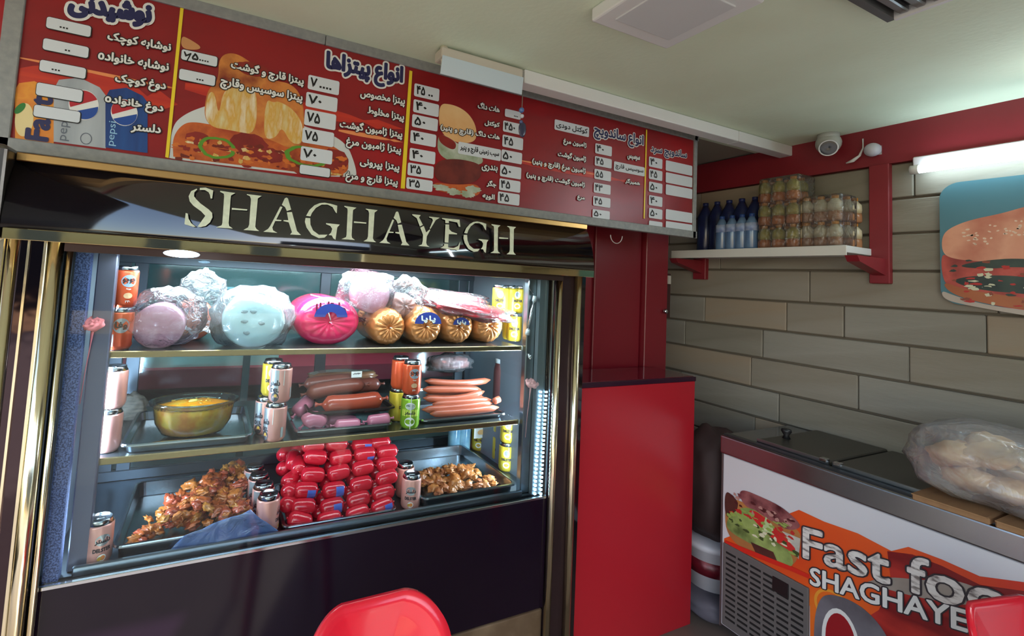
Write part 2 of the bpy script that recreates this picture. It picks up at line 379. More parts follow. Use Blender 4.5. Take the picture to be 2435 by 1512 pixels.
# ------------------------------------------------------------------ menu banner
BD = Board('Y', BY - .012)
br = empty('menu_board', (.7, BY, H + .3), 'long red illuminated-style menu board with Persian price list above the showcase', 'menu board')
def buv(px, py): return BD.uv(px, py)
u0 = BD.uv(40, 200)[0]; u1 = BD.uv(1647, 430)[0]
v1 = (BD.uv(430, 9)[1] + BD.uv(976, 169)[1]) / 2; v0 = (BD.uv(25, 337)[1] + BD.uv(951, 448)[1]) / 2
redprint = M('red_print', (152, 24, 30), .32, c2=((132, 24, 30), (168, 26, 32)), scale=2.5, stretch=(.6, 1, 1.4))
greym = M('grey_frame', (128, 132, 132), .55, .2, c2=(150, 152, 150), scale=60)
box('backing', (u0 - .03, BY - .010, v0 - .03), (u1 + .02, BY + .02, v1 + .03), M('board_back', (60, 58, 58), .7), br)
pr = box('printed_sheet', (u0, BY - .012, v0), (u1, BY - .010, v1), redprint, br)
xj = BD.uv(773, 104)[0]
box('frame_top', (u0 - .035, BY - .02, v1), (xj - .001, BY + .005, v1 + .034), greym, br, .002, 1)
box('frame_top', (xj + .001, BY - .02, v1), (u1 + .03, BY + .005, v1 + .034), greym, br, .002, 1)
box('frame_bottom', (u0 - .035, BY - .02, v0 - .034), (u1 + .03, BY + .005, v0), greym, br, .002, 1)
box('frame_side', (u0 - .04, BY - .02, v0 - .034), (u0, BY + .005, v1 + .034), greym, br, .002, 1)
box('frame_side', (u1, BY - .02, v0 - .034), (u1 + .022, BY + .005, v1 + .034), greym, br, .002, 1)
navy = M('navy_ink', (34, 36, 84), .4); wh = M('white_ink', (222, 224, 220), .4); bk = M('black_ink', (16, 14, 14), .5); lab = M('label_white', (206, 214, 220), .4)
yel = M('yellow_ink', (232, 206, 44), .4); orange = M('orange_ink', (214, 84, 36), .4, c2=(180, 40, 30), scale=9, stretch=(.3, 1, 5))
# orange light streaks of the print
for q in (((42, 130), (500, 160), (975, 330), (1230, 400), (1500, 425), (1500, 440), (1230, 418), (970, 345), (480, 178), (40, 150)),
          ((40, 160), (410, 190), (660, 245), (975, 372), (975, 350), (640, 225), (410, 176), (40, 142))):
    pass
def streak(l, r, h, m, lay=1):
    a, b = BD.uv(*l), BD.uv(*r); hh = h / 2
    n = 14; vs = []
    for i in range(n + 1):
        t = i / n; e = hh * (sin(pi * min(1, t * 1.2 + .05)) ** .5) if t < .8 else hh * (1 - t) / .2 * .9
        vs.append((a[0] + (b[0] - a[0]) * t, e))
    pts = [(u, a[1] + e) for u, e in vs] + [(u, a[1] - e) for u, e in vs[::-1]]
    BD.put('print_streak', pts, [tuple(range(len(pts)))], m, pr, lay)
st2 = M('streak_pale', (226, 140, 84), .4)
st1 = M('streak_orange', (204, 62, 34), .4, c2=(168, 30, 30), scale=7, stretch=(.3, 1, 6))
def zat(px, py): return BD.uv(px, py)
for si, (l, r, h, m) in enumerate((((45, 180), (425, 230), .10, st1), ((45, 137), (420, 190), .008, st2), ((215, 172), (418, 205), .007, st2), ((440, 205), (960, 300), .05, st1), ((805, 310), (958, 345), .014, st2), ((1240, 385), (1530, 415), .028, st1), ((1240, 382), (1430, 402), .008, st2))):
    streak(l, r, h, m, 1 + .1 * si)
def ell(px, py, rx_, ry_, m, lay, parent=None, n=28, jit=0, seed=0, name='printed_food', a0=0, a1=2 * pi, rin=0, B=None, rot=0):
    B = B or BD; cu, cv = B.uv(px, py); rnd = random.Random(seed); e = B.uv(px + rx_, py)[0] - cu; f = B.uv(px, py - ry_)[1] - cv
    e = abs(e); f = abs(f); J = [1 + jit * rnd.uniform(-1, 1) for _ in range(n + 1)]
    def pt(k, s):
        t = a0 + (a1 - a0) * k / n; x, y = e * cos(t) * J[k] * s, f * sin(t) * J[k] * s
        return (cu + x * cos(rot) - y * sin(rot), cv + x * sin(rot) + y * cos(rot))
    full = abs(a1 - a0 - 2 * pi) < .01
    if rin:
        vs = [pt(k, 1) for k in range(n + 1)] + [pt(k, rin) for k in range(n + 1)]
        fs = [(k, k + 1, n + 2 + k, n + 1 + k) for k in range(n)]
        return B.put(name, vs, fs, m, parent or pr, lay)
    vs = [pt(k, 1) for k in range(n if full else n + 1)]
    return B.put(name, vs, [tuple(range(len(vs)))], m, parent or pr, lay)
# printed drink cans, first panel
def pcan(x0, x1, y0, y1, m, name, lay=2):
    w_ = x1 - x0; sl = .2
    pts = [(x0 + w_ * .10, y0 + 2), (x0 + w_ * .5, y0 - 3), (x0 + w_ * .88, y0 + w_ * sl * .8), (x1, y0 + w_ * .32), (x1, y1 + w_ * .13), (x0, y1), (x0, y0 + w_ * .2)]
    return BD.poly(name, pts, m, pr, lay)
zb = 333
pcan(36, 128, 196, 333, M('print_orange_can', (206, 92, 34), .4, c2=((226, 150, 50), (190, 50, 30)), scale=12), 'printed_orange_can')
pcan(128, 252, 188, 337, M('print_silver_can', (150, 158, 164), .4, c2=(186, 194, 198), scale=5, stretch=(4, 1, .3)), 'printed_silver_can', 3)
pcan(251, 351, 212, 351, M('print_blue_can', (20, 38, 98), .4, c2=(30, 90, 160), scale=6, stretch=(4, 1, .3)), 'printed_blue_can', 4)
def globe(cx, cy, r, lay):
    ell(cx, cy, r, r, wh, lay, name='printed_emblem'); ell(cx, cy - r * .1, r * .95, r * .85, M('print_red', (176, 34, 46), .4), lay + 1, a0=.15 * pi, a1=1.15 * pi, name='printed_emblem')
    ell(cx, cy + r * .1, r * .95, r * .85, M('print_blue', (28, 72, 150), .4), lay + 1, a0=-.80 * pi, a1=.05 * pi, name='printed_emblem')
globe(200, 250, 36, 5); globe(296, 268, 32, 6)
ell(58, 285, 22, 40, M('print_cream', (226, 208, 150), .4), 3, name='printed_emblem'); ell(48, 258, 9, 16, M('print_leaf', (40, 120, 50), .4), 4, rot=-.5, name='printed_leaf')
BD.text('pepsi', (150, 320), (151, 319), 2, wh, pr, 6) if 0 else None
def vtext(B, s, px, py, hpx, lpx, m, lay, parent, bold=0):
    """text running upwards"""
    cu, cv = B.uv(px, py); sc_ = abs(B.uv(px, py - 50)[1] - cv) / 50
    vs, fs = text2d(s, lpx * sc_, hpx * sc_, bold)
    B.put('lettering', [TV(cu - q[1], cv + q[0], q.d) for q in vs], fs, m, parent, lay)
vtext(BD, 'pepsi', 154, 302, 22, 66, M('grey_ink', (96, 104, 116), .4), 5, pr); vtext(BD, 'pepsi', 268, 318, 18, 58, M('light_blue_ink', (150, 196, 226), .4), 6, pr)
vtext(BD, 'Fanta', 95, 268, 40, 130, M('navy_ink', (0, 0, 0)), 5, pr, .003)
ell(205, 330, 14, 14, M('grey_ink', (0, 0, 0)), 5, rin=.86, name='printed_emblem')
BD.text('نوشیدنی', (162, 10), (362, 42), 62, navy, pr, 8, .005, wh, .007)
rows = [('نوشابه کوچک', (256, 89), (407, 117), 28), ('نوشابه خانواده', (234, 134), (402, 163), 28), ('دوغ کوچک', (274, 190), (395, 209), 30), ('دوغ خانواده', (250, 238), (389, 262), 28), ('دلستر', (312, 303), (383, 311), 26),
        ('پیتزا قارچ و گوشت', (549, 156), (722, 197), 30), ('پیتزا سوسیس وقارچ', (524, 196), (719, 237), 30), ('پیتزا مخصوص', (856, 224), (962, 244), 26), ('پیتزا مخلوط', (873, 265), (960, 282), 24),
        ('پیتزا ژامبون گوشت', (807, 296), (956, 322), 26), ('پیتزا ژامبون مرغ', (822, 339), (953, 360), 26), ('پیتزا پپرونی', (855, 386), (949, 401), 24), ('پیتزا قارچ و مرغ', (821, 420), (945, 437), 26),
        ('هات داگ', (1135, 250), (1187, 261), 16), ('کوکتل', (1151, 293), (1187, 299), 14), ('هات داگ (قارچ و پنیر)', (1046, 304), (1187, 329), 20), ('بندری', (1144, 398), (1182, 404), 17), ('جگر', (1156, 436), (1179, 440), 17), ('الویه', (1146, 466), (1175, 471), 16),
        ('ژامبون مرغ', (1338, 337), (1393, 348), 16), ('ژامبون گوشت', (1325, 366), (1392, 379), 17), ('ژامبون مرغ (قارچ و پنیر)', (1264, 385), (1391, 409), 18), ('ژامبون گوشت (قارچ و پنیر)', (1250, 417), (1389, 441), 18), ('مرغ', (1371, 470), (1389, 473), 12), ('سوسیس', (1490, 373), (1520, 379), 13), ('همبرگر', (1485, 430), (1520, 437), 13)]
for s, a, b, h in rows: BD.text(s, a, b, h, wh, pr, 10, .0012, bk, .0026)
BD.text('انواع پیتزاها', (774, 152), (958, 188), 62, navy, pr, 8, .004, wh, .006)
BD.text('انواع ساندویچ', (1411, 312), (1529, 340), 36, navy, pr, 8, .002, wh, .004)
BD.text('ساندویچ سرد', (1546, 356), (1632, 372), 26, navy, pr, 8, .0015, wh, .003)
for q in (((430, 9), (438, 11), (401, 376), (393, 374)), ((973, 168), (980, 170), (962, 449), (952, 448)), ((1535, 308), (1538, 309), (1532, 520), (1529, 519))):
    BD.poly('divider_strip', q, yel, pr, 7)
def price(q, s=None, border=None, squares=0, fx=.22, fw=.34, sqx=.6, pen=None):
    o, (cu, cv, W, Hh) = BD.label('price_label', q, lab, pr, 9, border)
    if s:
        vs, fs = text2d(s, W * fw, Hh * (.62 if len(s) > 1 or s != '٠' else .2), .0012)
        BD.put('digits', [TV(cu - W * .5 + W * (fx + fw / 2 - .1) + q[0], cv + q[1] + Hh * .03, q.d) for q in vs], fs, pen or bk, o, 10)
    for k in range(squares):
        z = Hh * .07; cx_ = cu + W * (sqx - .5) + k * z * 3.2; cy_ = cv - Hh * .18
        BD.put('digits', [(cx_ - z, cy_ - z), (cx_ + z, cy_ - z), (cx_ + z, cy_ + z), (cx_ - z, cy_ + z)], [(0, 1, 2, 3)], bk, o, 10)
q4 = lambda *a: [(a[i], a[i + 1]) for i in range(0, 8, 2)]
price(q4(112, 41, 217, 63, 216, 91, 111, 66), None, bk, 3, sqx=.32); price(q4(104, 91, 212, 114, 210, 140, 103, 118), None, bk, 2, sqx=.5)
price(q4(96, 143, 205, 163, 204, 189, 95, 169), None, bk, 3, sqx=.28); price(q4(88, 198, 197, 214, 196, 245, 87, 226), None, bk); price(q4(82, 250, 192, 266, 190, 294, 81, 276), None, bk)
price(q4(432, 117, 517, 137, 516, 160, 431, 142), '۵', bk, 4, .40, .16, .52)
s6 = [(x - 3, y) for x, y in ((443, 123), (447, 131), (457, 127), (459, 129), (449, 147), (446, 146), (453, 133), (444, 136), (440, 124))]
BD.poly('digits', s6, bk, pr, 10); price(q4(427, 163, 512, 182, 511, 206, 426, 189), None, bk, 3, sqx=.5)
for q, s, n in ((q4(733, 179, 807, 194, 805, 227, 731, 213), '۷', 4), (q4(728, 220, 803, 233, 800, 267, 726, 254), '۷۰', 0), (q4(725, 259, 799, 274, 797, 309, 722, 299), '۷۵', 0), (q4(719, 304, 794, 316, 792, 352, 718, 338), '۷۵', 0), (q4(715, 347, 790, 360, 789, 392, 714, 381), '۷۰', 0)):
    price(q, s, None, n, .18, .2 if n else .4, .4)
price(q4(713, 391, 785, 402, 783, 423, 712, 412), None, bk)
for q, s, n in ((q4(985, 199, 1044, 212, 1043, 242, 983, 229), '۴۵', 2), (q4(983, 237, 1043, 249, 1042, 280, 981, 266), '۴۰', 0), (q4(980, 272, 1041, 284, 1039, 313, 978, 302), '۵۰', 0), (q4(976, 309, 1037, 322, 1035, 351, 974, 340), '۴۰', 0), (q4(974, 351, 1035, 363, 1033, 392, 972, 381), '۴۰', 0), (q4(969, 386, 1031, 397, 1029, 426, 968, 416), '۳۵', 0), (q4(967, 421, 1029, 431, 1026, 458, 964, 447), '۳۵', 0)):
    price(q, s, None, n, .2, .4 if not n else .32, .6)
price(q4(1200, 259, 1238, 267, 1236, 286, 1199, 277), None, None, 3, sqx=.6)
for q, s in ((q4(1196, 287, 1240, 296, 1238, 321, 1194, 313), '۴۵۰'), (q4(1194, 320, 1243, 330, 1242, 358, 1193, 349), '۴۵'), (q4(1192, 355, 1241, 365, 1239, 391, 1190, 383), '۵۰'), (q4(1189, 391, 1239, 399, 1237, 427, 1187, 419), '۵۰'), (q4(1187, 423, 1237, 433, 1235, 459, 1185, 451), '۴۵'), (q4(1183, 455, 1235, 463, 1233, 490, 1182, 482), '۴۵'),
             (q4(1414, 341, 1454, 349, 1453, 372, 1414, 365), '۴۰'), (q4(1413, 371, 1453, 379, 1453, 401, 1413, 394), '۴۵'), (q4(1412, 401, 1452, 409, 1451, 432, 1412, 425), '۵۵'), (q4(1411, 433, 1451, 442, 1450, 464, 1410, 457), '۴۳'), (q4(1410, 465, 1451, 473, 1449, 495, 1408, 488), '۴۵'), (q4(1408, 496, 1449, 504, 1448, 524, 1407, 516), '۵۰')):
    price(q, s, None, 0, .18, .55 if len(s) > 2 else .42)
for k, y in enumerate((372, 401, 431, 463, 493, 523)): price(q4(1542, y, 1574, y + 7, 1573, y + 30, 1541, y + 24), ('۴۰', '۴۵', '۵۰', '۴۰', '۵۰', '')[k] or None, None, 0, .2, .5)
for k, y in enumerate((382, 410, 438, 496, 524)):
    price(q4(1582, y, 1645, y + 12, 1644, y + 36, 1581, y + 24))
for s, q in (('سیب زمینی قارچ و پنیر', q4(1089, 338, 1190, 355, 1190, 383, 1088, 366)), ('کوکتل دودی', q4(1318, 283, 1400, 304, 1399, 327, 1317, 308)), ('سوسیس قارچ', q4(1459, 384, 1532, 398, 1531, 420, 1458, 406))):
    o, (cu, cv, W, Hh) = BD.label('name_label', q, lab, pr, 8, None)
    vs, fs = text2d(s, W * .9, Hh * .62, .0008); BD.put('lettering', [TV(cu + q[0], cv + q[1], q.d) for q in vs], fs, bk, o, 9)
# printed pizza and burger
pz = [M('print_plate', (200, 206, 204), .4), M('print_sauce', (150, 48, 26), .4, c2=((196, 96, 40), (120, 30, 20)), scale=14), M('print_cheese', (212, 206, 160), .4, c2=((206, 160, 70), (228, 226, 204)), scale=16, stretch=(3, 1, .8)), M('print_pepperoni', (112, 22, 20), .4, c2=(150, 44, 34), scale=14), M('print_pepper', (86, 142, 40), .4)]
BD.poly('printed_plate', [(404, 372), (408, 300), (440, 270), (500, 248), (560, 240), (720, 300), (820, 330), (848, 400), (846, 430), (400, 378)], pz[0], pr, 2)
BD.poly('printed_food', [(412, 370), (410, 330), (428, 300), (455, 288), (520, 300), (640, 300), (760, 330), (830, 370), (826, 424), (700, 408), (412, 374)], pz[1], pr, 3)
BD.poly('printed_food', [(484, 300), (490, 215), (520, 195), (520, 130), (570, 125), (640, 190), (700, 200), (724, 250), (722, 345), (690, 355), (640, 330), (600, 325), (560, 312)], M('print_slice', (168, 66, 34), .4, c2=((206, 130, 60), (120, 36, 24)), scale=12), pr, 4)
BD.poly('printed_food', [(486, 300), (492, 225), (510, 215), (520, 280), (530, 215), (560, 208), (600, 210), (612, 230), (608, 322), (560, 312)], pz[2], pr, 5)
BD.poly('printed_food', [(625, 330), (632, 235), (650, 245), (662, 240), (700, 262), (722, 300), (718, 345), (690, 340), (670, 300), (655, 330)], pz[2], pr, 5)
BD.poly('printed_food', [(431, 85), (450, 93), (480, 112), (470, 120), (431, 117)], M('print_crust', (196, 140, 90), .4), pr, 5)
for x, y, a, b in ((592, 345, 46, 28), (470, 330, 30, 16), (795, 380, 34, 26), (640, 370, 34, 18), (600, 165, 40, 16)): ell(x, y, a, b, pz[3], 5.6 + x % 10 * .03, jit=.06, seed=x)
for x, y, a, b in ((516, 352, 44, 26), (730, 372, 52, 24)): ell(x, y, a, b, pz[4], 7, rin=.78, jit=.05, seed=x, a0=.2, a1=6.2)
for k in range(110):
    x = random.uniform(420, 820); y = 325 + (x - 420) * .12 + random.uniform(0, 52); ell(x, y, random.uniform(3, 13), random.uniform(2, 6), random.choice([pz[2], pz[3], pz[1], M('print_topping', (206, 110, 40), .4), M('print_dark_sauce', (110, 34, 20), .4)]), 6.2 + .007 * k, n=9, jit=.35, seed=k)
bun = M('print_bun', (206, 130, 56), .4, c2=(236, 206, 150), scale=5)
BD.poly('printed_food', [(1042, 246), (1075, 248), (1105, 262), (1125, 285), (1134, 312), (1130, 338), (1090, 342), (1045, 318)], bun, pr, 3)
BD.poly('printed_food', [(1040, 320), (1060, 322), (1100, 350), (1145, 368), (1150, 392), (1100, 392), (1040, 372)], M('print_lettuce', (196, 204, 190), .4, c2=(120, 140, 100), scale=20), pr, 4)
BD.poly('printed_food', [(1042, 318), (1062, 325), (1086, 340), (1080, 360), (1044, 340)], pz[3], pr, 5)
BD.poly('printed_food', [(1033, 384), (1080, 376), (1140, 388), (1146, 408), (1135, 432), (1090, 440), (1032, 430)], M('print_patty', (84, 26, 22), .4, c2=(120, 46, 36), scale=22), pr, 5)
BD.poly('printed_food', [(1030, 432), (1080, 440), (1140, 436), (1142, 468), (1090, 464), (1030, 452)], M('print_sauce', (0, 0, 0)), pr, 4)
for x, y in ((1048, 446), (1078, 456), (1112, 462), (1124, 450)): ell(x, y, 18, 8, M('print_lettuce', (0, 0, 0)), 6 + x % 7 * .05, jit=.2, seed=x)
# small hanging ring under the board
rc = P(1466, 560, Y=BY - .004)
tag(tube('wire_ring', [rc + Vector((.035 * cos(t), 0, .035 * sin(t) - .0)) for t in [pi + i * pi / 12 for i in range(13)]], .0018, M('white_cord', (190, 185, 180), .5)), 'thin white wire loop hanging below the menu board', 'wire')
# ------------------------------------------------------------------ the display showcase
G = 1.45; XL, XR = -.322, 1.172; Z0 = H
S1, S2, DK = H - .243, H - .521, H - .785; SF = 1.52
fr = empty('display_showcase', (.44, 1.78, .3), 'gold-trimmed black refrigerated glass showcase full of sausages, cans and trays', 'display fridge')
def canopy_y(z): s = (z - (Z0 + .06)) / .19; return 1.405 + .062 * max(0, s) ** 2
def CP(px, py, off=0):
    y = 1.42
    for _ in range(8): q = P(px, py, Y=y); y = canopy_y(q.z) - off
    return P(px, py, Y=y)
cx0, cx1 = -.452, 1.332
n = 14; vs, fs = [], []
for i in range(n + 1):
    z = Z0 + .062 + .165 * i / n
    for x in (cx0, cx1): vs.append((x, canopy_y(z), z))
for x in (cx0, cx1): vs += [(x, 1.60, Z0 + .227), (x, 1.60, Z0 + .062)]
for i in range(n): fs.append((2 * i, 2 * i + 1, 2 * i + 3, 2 * i + 2))
t_ = 2 * n; b_ = 2 * n + 2
fs += [(t_, t_ + 1, b_ + 2, b_), (0, 1, b_ + 3, b_ + 1)[::-1], tuple(range(0, t_ + 1, 2)) + (b_, b_ + 1), (tuple(range(1, t_ + 2, 2)) + (b_ + 2, b_ + 3))[::-1]]
cn = mesh('canopy', vs, fs, M('canopy_black', (16, 13, 18), .07, coat=1, bump=.035, bscale=5, stretch=(1, 1, 2)), fr)
for p in cn.data.polygons: p.use_smooth = len(p.vertices) == 4 and p.index < n
box('gold_rail', (cx0, canopy_y(Z0 + .227) - .004, Z0 + .227), (cx1 + .0, 1.54, Z0 + .247), goldd, fr, .002, 1)
box('gold_rail', (cx0 + .005, 1.403, Z0 + .036), (cx1 - .0, 1.50, Z0 + .062), M('polished_gold', (222, 206, 160), .05, 1, bump=.03, bscale=8), fr, .001, 1)
box('head_frame', (XL - .01, 1.415, Z0 + .016), (XR + .02, 1.50, Z0 + .036), M('bronze_frame', (66, 50, 44), .3, .7), fr)
box('end_cap', (cx0 - .035, 1.40, Z0 + .03), (cx0 - .001, 1.60, Z0 + .255), M('end_cap_steel', (110, 104, 98), .25, .9), fr, .012, 3)
box('top_panel', (cx0, 1.60, Z0 + .05), (cx1, 2.10, Z0 + .08), M('grey_sheet', (120, 120, 120), .5), fr)
# stencil letters on the canopy
za = lambda pts: [(420 + x / 5.798, 420 + y / 5.798) for x, y in pts]
zb_ = lambda pts: [(800 + x / 5.293, 460 + y / 5.293) for x, y in pts]
LS = [za(p) for p in ([(320, 155), (400, 150), (505, 190), (490, 300), (468, 300), (460, 255), (440, 215), (390, 185), (318, 182)],
 [(275, 165), (200, 200), (165, 270), (180, 340), (230, 400), (340, 480), (395, 540), (410, 590), (395, 640), (350, 675), (288, 690), (330, 695), (400, 680), (460, 630), (495, 560), (490, 500), (440, 450), (330, 370), (270, 310), (240, 270), (245, 215), (285, 175)],
 [(125, 500), (155, 510), (165, 580), (200, 640), (265, 690), (230, 692), (110, 655), (110, 630)])]
LH = [za(p) for p in ([(600, 195), (810, 225), (750, 260), (745, 300), (718, 640), (725, 680), (775, 715), (540, 700), (620, 670), (630, 640), (655, 270), (650, 235), (600, 210)],
 [(968, 240), (1175, 265), (1120, 300), (1085, 690), (1100, 720), (1140, 750), (920, 735), (985, 700), (1000, 660), (1025, 310), (1010, 270), (968, 250)], [(762, 430), (975, 450), (972, 468), (760, 455)])]
LA = [za(p) for p in ([(1515, 288), (1535, 300), (1580, 455), (1520, 475), (1495, 420), (1450, 388), (1490, 300)], [(1430, 410), (1460, 418), (1375, 590), (1445, 598), (1443, 612), (1360, 612), (1320, 700), (1330, 740), (1390, 775), (1195, 760), (1260, 720), (1290, 680)],
 [(1520, 492), (1590, 488), (1660, 750), (1715, 805), (1565, 798), (1590, 765), (1545, 630), (1475, 615), (1475, 598), (1540, 600)])]
LG = [za(p) for p in ([(2040, 358), (2130, 375), (2215, 400), (2208, 505), (2190, 490), (2150, 420), (2080, 385), (2000, 385), (1920, 430), (1865, 500), (1845, 548), (1785, 540), (1830, 460), (1900, 395), (1970, 365)],
 [(1778, 568), (1842, 572), (1845, 660), (1880, 740), (1960, 800), (2080, 800), (2040, 840), (1960, 848), (1860, 800), (1790, 700), (1768, 620)], [(2060, 640), (2250, 660), (2215, 700), (2190, 870), (2160, 850), (2140, 810), (2095, 805), (2130, 770), (2145, 720), (2120, 680), (2060, 655)])]
LY = [zb_(p) for p in ([(955, 260), (1060, 272), (1040, 300), (1088, 395), (1050, 415), (1010, 310), (955, 272)], [(1168, 290), (1300, 305), (1250, 335), (1185, 445), (1172, 440), (1215, 340), (1205, 315), (1168, 302)],
 [(1055, 430), (1100, 408), (1130, 490), (1175, 450), (1180, 462), (1138, 540), (1130, 620), (1140, 650), (1172, 672), (1028, 660), (1075, 640), (1085, 600), (1090, 520)])]
LE = [zb_(p) for p in ([(1330, 308), (1550, 330), (1560, 420), (1540, 415), (1520, 365), (1415, 345), (1415, 372), (1370, 372), (1370, 335), (1330, 320)], [(1372, 388), (1418, 390), (1420, 450), (1450, 480), (1520, 505), (1515, 515), (1415, 512), (1408, 618), (1362, 615)],
 [(1360, 632), (1405, 635), (1405, 680), (1480, 685), (1530, 660), (1560, 600), (1545, 700), (1530, 720), (1500, 708), (1308, 688), (1350, 660)])]
def aff(polys, src, dst):
    (ax, ay), (bx, by), (cx, cy) = src; (dx, dy), (ex, ey), (fx, fy) = dst; out = []
    det = (bx - ax) * (cy - ay) - (cx - ax) * (by - ay)
    for p in polys:
        q = []
        for x, y in p:
            s = ((x - ax) * (cy - ay) - (cx - ax) * (y - ay)) / det; t = ((bx - ax) * (y - ay) - (x - ax) * (by - ay)) / det
            q.append((dx + s * (ex - dx) + t * (fx - dx), dy + s * (ey - dy) + t * (fy - dy)))
        out.append(q)
    return out
hs = za([(600, 195), (1175, 265), (540, 700)]); as_ = za([(1515, 288), (1195, 760), (1715, 805)]); gs = za([(2040, 358), (1768, 620), (2190, 870)])
letters = [LS, LH, LA, LG, aff(LH, hs, zb_([(100, 155), (520, 210), (62, 575)])), aff(LA, as_, zb_([(765, 225), (540, 620), (920, 655)])), LY, LE, aff(LG, gs, zb_([(1770, 352), (1598, 560), (1880, 748)])), aff(LH, hs, zb_([(1952, 385), (2262, 422), (1937, 748)]))]
letm = M('stencil_cream', (222, 228, 200), .6, c2=(196, 204, 178), scale=60)
for polys in letters:
    bm = bmesh.new()
    for p in polys:
        f = bm.faces.new([bm.verts.new((x, -y, 0)) for x, y in p])
    bmesh.ops.triangulate(bm, faces=bm.faces[:]); bmesh.ops.subdivide_edges(bm, edges=bm.edges[:], cuts=3, use_grid_fill=True)
    for v in bm.verts: v.co = CP(v.co.x, -v.co.y, .0025)
    from_bm('sign_letter', bm, letm, fr, False)
# posts
def post(x, r, y=1.43, z1=Z0 + .04):
    o = lathe('gold_post', [(r, .0), (r, z1)], gold, fr, 20); o.location = (x, y, 0)
post(-.352, .0175); post(-.322, .007, 1.425); post(-.432, .012); post(1.187, .0125); post(1.278, .015)
box('left_pilaster', (-.45, 1.432, .0), (-.36, 1.60, Z0 + .04), darkmir, fr)
box('edge_strip', (-.462, 1.425, .0), (-.446, 1.60, Z0 + .04), gold, fr, .002, 1)
box('edge_strip', (-.405, 1.426, .0), (-.400, 1.44, Z0 + .04), gold, fr)
box('edge_strip', (-.374, 1.424, .0), (-.368, 1.44, Z0 + .04), gold, fr)
box('right_pilaster', (1.195, 1.44, .0), (1.275, 1.60, Z0 + .04), M('bronze_pilaster', (58, 44, 46), .2, .5), fr)
box('side_panel', (1.294, 1.44, .0), (1.325, 2.08, Z0 + .05), blackg, fr)
# carcass
liner = M('liner_grey', (120, 130, 142), .45, .3)
box('side_wall', (-.345, 1.50, DK - .05), (-.325, 2.06, Z0 + .05), liner, fr)
box('side_wall', (1.165, 1.50, DK - .05), (1.185, 2.06, Z0 + .05), liner, fr)
box('roof', (-.345, 1.48, Z0 + .03), (1.185, 2.08, Z0 + .05), M('dark_liner', (70, 74, 78), .4, .5), fr)
box('floor_pan', (-.345, 1.475, DK - .03), (1.185, 2.08, DK), M('pan_steel', (90, 96, 102), .3, .9), fr)
box('cabinet_body', (-.44, 1.50, .30), (1.30, 2.10, DK - .035), M('body_dark', (20, 16, 22), .4), fr)
box('glass_pane', (XL, 1.444, DK + .003), (XR, 1.450, Z0 + .02), glass, fr)
box('front_panel', (XL - .01, 1.444, Z0 - 1.178), (XR + .005, 1.458, DK - .004), blackp, fr)
box('chrome_strip', (XL, 1.441, DK - .006), (XR, 1.452, DK + .003), chrome, fr, .001, 1)
box('pan_lip', (-.262, 1.470, DK - .004), (1.085, 1.482, DK + .022), steel, fr, .003, 1)
# led strips and corner posts
perf = M('perforated_blue', (112, 128, 186), .4, .2, c2=(52, 62, 104), scale=260, contrast=.15)
box('led_housing', (-.318, 1.462, DK), (-.287, 1.492, Z0 + .015), perf, fr)
pgm = M('post_grey', (104, 104, 122), .35, .5)
box('corner_post', (-.278, 1.492, DK), (-.234, 1.52, Z0 + .03), pgm, fr, .003, 1)
box('corner_post', (1.090, 1.492, DK), (1.142, 1.52, Z0 + .03), steel, fr, .003, 1)
box('led_housing', (1.128, 1.47, DK), (1.168, 1.49, Z0 + .015), M('led_channel', (120, 130, 136), .4, .5), fr)
ledm = M('led_white', (190, 225, 255), .4, emit=14)
me = None
for c_ in range(2):
    for k in range(26):
        a = P(1286 + c_ * 13, 932, Y=1.466); b = P(1272 + c_ * 14, 1174, Y=1.466); q = a + (b - a) * (k / 25)
        if me is None:
            o = box('led_diode', (-.0042, -.002, -.0033), (.0042, .002, .0033), ledm, fr); me = o; o.location = q
        else:
            o = me.copy(); COL.objects.link(o); o.location = q
tp = P(432, 607, Z=Z0 + .012)
o = blob('top_lamp', (.022, .014, .005), M('lamp_bluewhite', (170, 220, 255), .4, emit=22), fr, 0, 1, 0, 3); o.location = (tp.x, tp.y, Z0 + .014)
lamp('showcase_bulb', 'POINT', (tp.x, tp.y + .02, Z0 - .03), 1.2, (.70, .88, 1))
# shelves
for z, nm in ((S1, 'shelf'), (S2, 'shelf')):
    sh = box(nm, (-.246, SF + .002, z - .008), (1.085, 2.02, z), M('shelf_steel', (100, 106, 112), .25, .9), fr)
    box('shelf_edge', (-.25, SF - .006, z - .016), (1.087, SF + .002, z + .002), M('shelf_edge_gold', (150, 132, 96), .25, .9), sh, .002, 1)
# rear sliding doors
rf = M('rear_frame', (76, 84, 92), .35, .8)
for x in (-.30, P(772, 700, Y=2.06).x, P(1098, 700, Y=2.06).x - .0, 1.16, P(338, 640, Y=2.06).x):
    box('rear_stile', (x - .022, 2.05, DK), (x + .022, 2.07, Z0 + .03), rf, fr, .002, 1)
for z in (DK + .02, Z0 + .015): box('rear_rail', (-.32, 2.045, z - .02), (1.17, 2.07, z + .015), rf, fr, .002, 1)
box('rear_glass', (-.32, 2.055, DK), (1.17, 2.06, Z0 + .02), glass2, fr)
box('rear_lower_panel', (-.32, 2.062, DK), (1.17, 2.07, P(700, 1080, Y=2.07).z), M('rear_panel', (66, 74, 78), .4, .5), fr)
